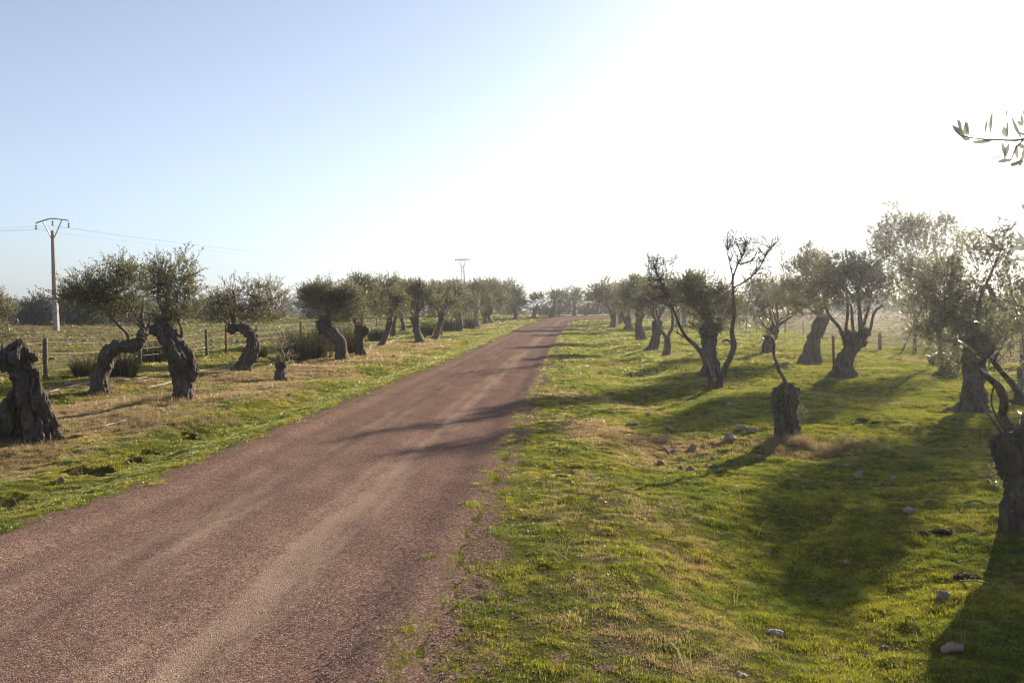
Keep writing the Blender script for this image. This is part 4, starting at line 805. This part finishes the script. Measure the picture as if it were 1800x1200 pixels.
for i, a in enumerate([(1626,942,30,22,'dark molehill in the big shadow, left of a pair'),(1657,938,34,20,'dark molehill in the big shadow, right of a pair'),(1700,1015,44,16,'dark turned earth left of the burly stump shadow'),(1515,739,24,7,'dark strip of turned soil on the sunlit lawn'),(1540,743,16,8,'small dark soil heap on the sunlit lawn'),(1555,668,16,6,'soil clods right of the knobbly olive'),(1547,690,14,7,'soil clods on the lawn below the knobbly olive'),
    (1190,575,14,6,'dark soil lumps among the far right row'),(1105,660,16,8,'dark clump near a small stub in right row shade'),(985,838,24,6,'bare dark gravelly soil at the right track edge')]): mound(*a, seed=700+i)
def stick(pts, rpx, label, mat='wood'):
    P = []
    for (x, y, lift) in pts:
        q = G(x, y); q.z += lift+.01; P.append(q)
    s = P[0].y/F_PX; m = MB(); m.tube(P, [rpx*s*(1-.5*k/len(P)) for k in range(len(P))], 6, 0, .3, 4)
    return tag(m.build('stick', M[mat], None, P[0]), label, 'stick', 'dead sticks lying in the grass')
stick([(1168,750,0),(1176,755,.02),(1183,760,.01)], 2.2, 'pale stick lying on tawny grass near the track')
stick([(1160,785,0),(1170,794,.02),(1178,800,.0)], 2.0, 'bent pale stick among the verge stones')
stick([(1592,1086,0),(1604,1102,.04),(1616,1118,.01)], 1.1, 'thin grey twig slanting in the sunny foreground')
stick([(1630,1104,.0),(1645,1103,.02),(1660,1104,.01)], 1.0, 'short level twig right of the slanting one')
stick([(1688,1024,0),(1712,1033,.03),(1742,1036,.02)], 1.2, 'thin twig edging the turned earth at lower right')
stick([(1073,707,.0),(1084,700,.06),(1093,697,.12)], 1.4, 'dark twig sticking up on the tawny verge')
stick([(1696,885,.0),(1718,888,.03),(1736,893,.01)], 1.8, 'grey stick in the shadow left of the burly stump')
stick([(1382,640,.05),(1390,646,.1),(1398,648,0)], 1.0, 'twig on the grass under the two-legged olive')

# ------------------------------------------------------------ hoses
def hose(pts, label, r=.014, group='white irrigation hoses on the ground', lift=.012):
    P = []
    for a, b in zip(pts[:-1], pts[1:]):
        n_ = max(2, int(math.hypot(b[0]-a[0], b[1]-a[1])/7))
        for k in range(n_): P.append(G(a[0]+(b[0]-a[0])*k/n_, a[1]+(b[1]-a[1])*k/n_)+Vector((0,0,lift)))
    P.append(G(*pts[-1])+Vector((0,0,lift))); m = MB(); m.tube(P, [r]*len(P), 6, 0, 0, 1)
    return tag(m.build('irrigation_hose', M['hose'], None, P[0]), label, 'hose', group)
hose([(-30,731),(0,723),(30,712),(75,695),(100,687),(140,678),(180,671),(232,668),(270,664),(305,659),(345,654),(375,650),(405,646)], 'long white hose running behind the near left trunks', .012, lift=.03)
hose([(252,684),(275,680),(292,676),(306,671)], 'short white hose left of the thick leaning trunk', .010, lift=.03)
hose([(160,758),(180,754),(202,748),(222,743)], 'thin pale hose in tawny grass below the arching olive', .007, lift=.04)
hose([(640,613),(660,608),(678,603),(695,598),(712,588)], 'white hose by the slender right-leaning olive', .022, lift=.03)
rr_ = random.Random(21)
words = ['nearest','second','third','fourth','fifth','sixth','seventh','eighth','ninth','tenth','eleventh','farthest']
for i, yv in enumerate([650,643,628,622,611,605,599,594,590,586,582.5,579.5]):
    x0, x1 = -10, 330+i*25; n_ = 24; m = MB(); z0 = 2470/(yv-545)
    P = []
    for k in range(60):
        x = -62+ (49.3)*k/59; y = z0 + .06*(x+12)+.12*math.sin(x*.7+i)
        P.append(Vector((x, y, float(terrain(x, y))+.004+.035*rr_.uniform(-1,.7))))
    m.tube(P, [.009+.00018*z0]*len(P), 5, 0, 0, 1)
    tag(m.build('irrigation_hose', M['hose'], None, P[0]), 'pale hose row across the left field, %s row from the fence' % words[i], 'hose', 'white hose rows across the left field')

# ------------------------------------------------------------ fences and posts
def fence(name, label, posts, wires, hang=.9):
    """posts: (x, y, height, material, radius)"""
    root = empty(name, (posts[0][0], posts[0][1], float(terrain(posts[0][0], posts[0][1]))), label, 'fence'); o = root.location; tops = []
    for k, (x, y, h, mt, r) in enumerate(posts):
        z = float(terrain(x, y)); rn = random.Random(k*3+1); tp = Vector((x+rn.gauss(0,.03), y+rn.gauss(0,.03), z+h)); b = Vector((x, y, z-.15)); tops.append((b+Vector((0,0,.15)), tp)); m = MB()
        if mt == 'rust': m.bar(b, tp, r*2, r*.5); m.bar(b+Vector((0,r*.6,0)), tp+Vector((0,r*.6,0)), r*.5, r*1.2)
        else: m.tube([b, b.lerp(tp,.5), tp], [r*1.05, r, r*.95], 9, .06, .25, 4, k, 0, .1)
        m.build('post', M[mt], root, o)
    for hw_ in wires:
        m = MB(); P = []
        for (b, t_), (b2, t2) in zip(tops[:-1], tops[1:]):
            p, q = b.lerp(t_, hw_), b2.lerp(t2, hw_)
            for j in range(3): c = p.lerp(q, j/3); c.z -= .03*math.sin(math.pi*j/3); P.append(c)
        P.append(tops[-1][0].lerp(tops[-1][1], hw_)); m.tube(P, [.002+.00010*p.y for p in P], 4, 0, 0, 1); m.build('wire', M['wire'], root, o)
    return root
def gp(px, py): g = G(px, py); return g.x, g.y
pl = [(-11.3,12.5,.9,'wood',.05)] + [gp(80,666)+(.96,'wood',.055), gp(246,641)+(.75,'wood',.05), gp(364,626)+(.95,'wood',.05), gp(397,622)+(1.08,'rust',.035), gp(451,609)+(.9,'wood',.045), (-12.0,47,.95,'wood',.05),(-12.2,56,.95,'wood',.05),(-12.5,66,.95,'wood',.06),(-12.8,78,.95,'wood',.06)]
fence('wire_fence', 'wire fence with weathered posts along the left field', sorted(pl, key=lambda p: p[1]), (.35,.62,.9))
pr = [(14.4,21,1.1,'rust',.03),(15.0,27,1.1,'rust',.03), gp(1608,621)+(1.5,'wood',.075), gp(1547,616)+(.72,'wood',.07), gp(1494,604)+(.7,'rust',.05), gp(1446,597)+(.9,'rust',.04), gp(1412,590)+(.9,'rust',.04)] + [gp(x, 588-(1400-x)*.085)+(1.0,'rust',.04) for x in (1380,1350,1330,1312,1300,1290)]
fr_ = fence('wire_fence', 'wire fence with braced corner post along the right stony field', sorted(pr, key=lambda p: p[1]), (.3,.6,.92))
x, y = gp(1608,621); a = G(1586,618); m = MB(); m.tube([a, Vector((x, y, float(terrain(x,y))+1.25))], [.035,.035], 8); m.build('brace', M['wood'], fr_, fr_.location)
g = G(1466,646); m = MB(); h_ = 56*g.y/F_PX; m.bar(g-Vector((0,0,.1)), g+Vector((-.04,0,h_)), .075, .02); m.bar(g+Vector((0,.02,-.1)), g+Vector((-.04,.02,h_)), .02, .05)
tag(m.build('metal_post', M['rust'], None, g), 'lone dark rusty post left of the knobbly olive', 'post')
g = G(1110,665); m = MB(); m.tube([g, g+Vector((.0,0,.10)), g+Vector((-.04,0,.16))], [.035,.03,.025], 8, 0, .3, 3); tag(m.build('wood_stub', M['bark'], None, g), 'tiny dark stub on the grass left of the twin bare stems', 'stub')

# ------------------------------------------------------------ power pole, lattice tower and lines
YP = 67.0; gP = at(99, 582, YP); gP.z = float(terrain(gP.x, YP))-.05; rp = empty('power_pole', gP, 'tapered concrete power pole with arched steel crossarm in left field', 'power pole')
m = MB(); b = gP; tp = at(92.5, 405, YP); 
V = []; Fc = []
for p, w_ in ((b,.21),(b.lerp(tp,.5),.16),(tp,.11)): V += [p+Vector((x*w_, y*w_*.75, 0)) for x, y in ((-1,-1),(-.75,-1),(-.6,-.6),(.6,-.6),(.75,-1),(1,-1),(1,1),(.75,1),(.6,.6),(-.6,.6),(-.75,1),(-1,1))]
for i in range(2):
    for j in range(12): a = i*12+j; c = i*12+(j+1)%12; Fc.append((a, c, c+12, a+12))
Fc.append(tuple(range(24,36))); m.add(V, Fc); m.build('shaft', M['concrete'], rp, gP, False)
def pp(x, y, dy=0): return at(x, y, YP)+Vector((0, dy, 0))
m = MB(); arch = [pp(63,392), pp(75,388), pp(87,384.5), pp(98,384.5), pp(109,386), pp(121,387.5)]
for p, q in zip(arch[:-1], arch[1:]): m.bar(p, q, .09)
m.build('crossarm', M['steel'], rp, gP, False)
for e, s_ in (((75,388),(90,418)),((109,386),(95,418))):
    m = MB(); m.bar(pp(*e), pp((e[0]+s_[0])/2, 403), .07); m.bar(pp((e[0]+s_[0])/2, 403), pp(*s_), .07); m.build('strut', M['steel'], rp, gP, False)
insP = []
for (x0, y0, x1, y1) in ((63.3,391.5,63.3,404),(92.5,384.5,92.5,397),(120.7,387.5,120.7,400.5)):
    m = MB(); a, c = pp(x0,y0), pp(x1,y1); m.tube([a, c], [.02,.02], 6)
    for k in range(3): q = a.lerp(c, .45+.2*k); m.tube([q+Vector((0,0,.03)), q, q-Vector((0,0,.05))], [.03,.11,.04], 10)
    m.build('insulator', M['glass'], rp, gP); insP.append(c)
YT = 185.0; gT = at(814, 552, YT); gT.z = float(terrain(gT.x, YT)); rt = empty('lattice_tower', gT, 'slim steel lattice power tower above the left row of trees', 'power tower')
topT = at(813, 466, YT); 
def corner(k, f):
    hw_ = .62*(1-f)+.28*f; c = gT.lerp(topT, f); return c+Vector(((-1,1,1,-1)[k]*hw_, (-1,-1,1,1)[k]*hw_, 0))
for k in range(4): m = MB(); m.bar(corner(k,0), corner(k,1), .14); m.build('leg', M['steel'], rt, gT, False)
m = MB(); nb = 11
for i in range(nb):
    for k in range(4):
        f0, f1 = i/nb, (i+1)/nb; a, c = (k, (k+1)%4) if i % 2 else ((k+1)%4, k); m.bar(corner(a,f0), corner(c,f1), .08)
m.build('lattice', M['steel'], rt, gT, False)
def tp_(x, y): return at(x, y, YT)
for sx in (-1, 1):
    m = MB(); m.bar(tp_(813+sx*2,467), tp_(813+sx*6,457), .14); m.bar(tp_(813+sx*6,463), tp_(813+sx*3,468), .1); m.build('strut', M['steel'], rt, gT, False)
m = MB(); m.bar(tp_(799.5,457), tp_(826.5,456), .18); m.bar(tp_(802,455.3), tp_(824,454.5), .08)
m.build('crossarm', M['steel'], rt, gT, False)
insT = []
for x in (801,813,825):
    m = MB(); a, c = tp_(x,457), tp_(x,459.5); m.tube([a, c], [.09,.09], 6); m.build('insulator', M['glass'], rt, gT); insT.append(c)
for i, (p, q, wl) in enumerate(zip(insP, insT, ('left','middle','right'))):
    m = MB(); P = []; L_ = p+Vector((-42, 6, -.1))
    for k in range(13): c = L_.lerp(p, k/12); c.z -= .9*4*(k/24)*(1-k/24)*.0+.25*math.sin(math.pi*k/12); P.append(c)
    for k in range(1, 41): c = p.lerp(q, k/40); c.z -= 1.3*4*(k/40)*(1-k/40); P.append(c)
    m.tube(P, [.004+.00002*max(0, c.y) for c in P], 4, 0, 0, 1)
    tag(m.build('power_line', M['cable'], None, P[0]), 'thin power cable hanging from the %s insulator of the concrete pole' % wl, 'power cable', 'power cables in the sky')
# reddish bank at the far left edge of the field
m = MB(); P = []
for k in range(20): x = -75+k*1.55; P.append(Vector((x, 84+.4*math.sin(k), float(terrain(x, 84))+.02)))
m.tube(P, [.30+.1*math.sin(k*1.7) for k in range(20)], 10, .05, .6, 4, 4); tag(m.build('earth_bank', m_plain('red_earth', (.14,.07,.045), (.24,.13,.09), .95, 4), None, P[0]), 'low reddish earth bank across the far left field', None, None, 'structure')

# ------------------------------------------------------------ thin haze; its strong forward scatter also stands in for lens glare
if HAZE > 0:
    m, t = newmat('haze_air'); N(t, 'OutputMaterial', {'Volume': N(t, 'VolumePrincipled', {'Color': (.95,.97,1,1), 'Density': HAZE, 'Anisotropy': .78}).outputs[0]})
    X0, X1, Y0, Y1, Z0, Z1 = -905, 905, -35, 1510, -3.5, 33
    V = [(x, y, z) for z in (Z0, Z1) for x, y in ((X0,Y0),(X1,Y0),(X1,Y1),(X0,Y1))]
    me = bpy.data.meshes.new('haze'); me.from_pydata(V, [], [(0,3,2,1),(4,5,6,7),(0,1,5,4),(1,2,6,5),(2,3,7,6),(3,0,4,7)]); me.materials.append(m)
    tag(obj('haze', me), 'thin sunlit haze in the air', None, None, 'stuff')
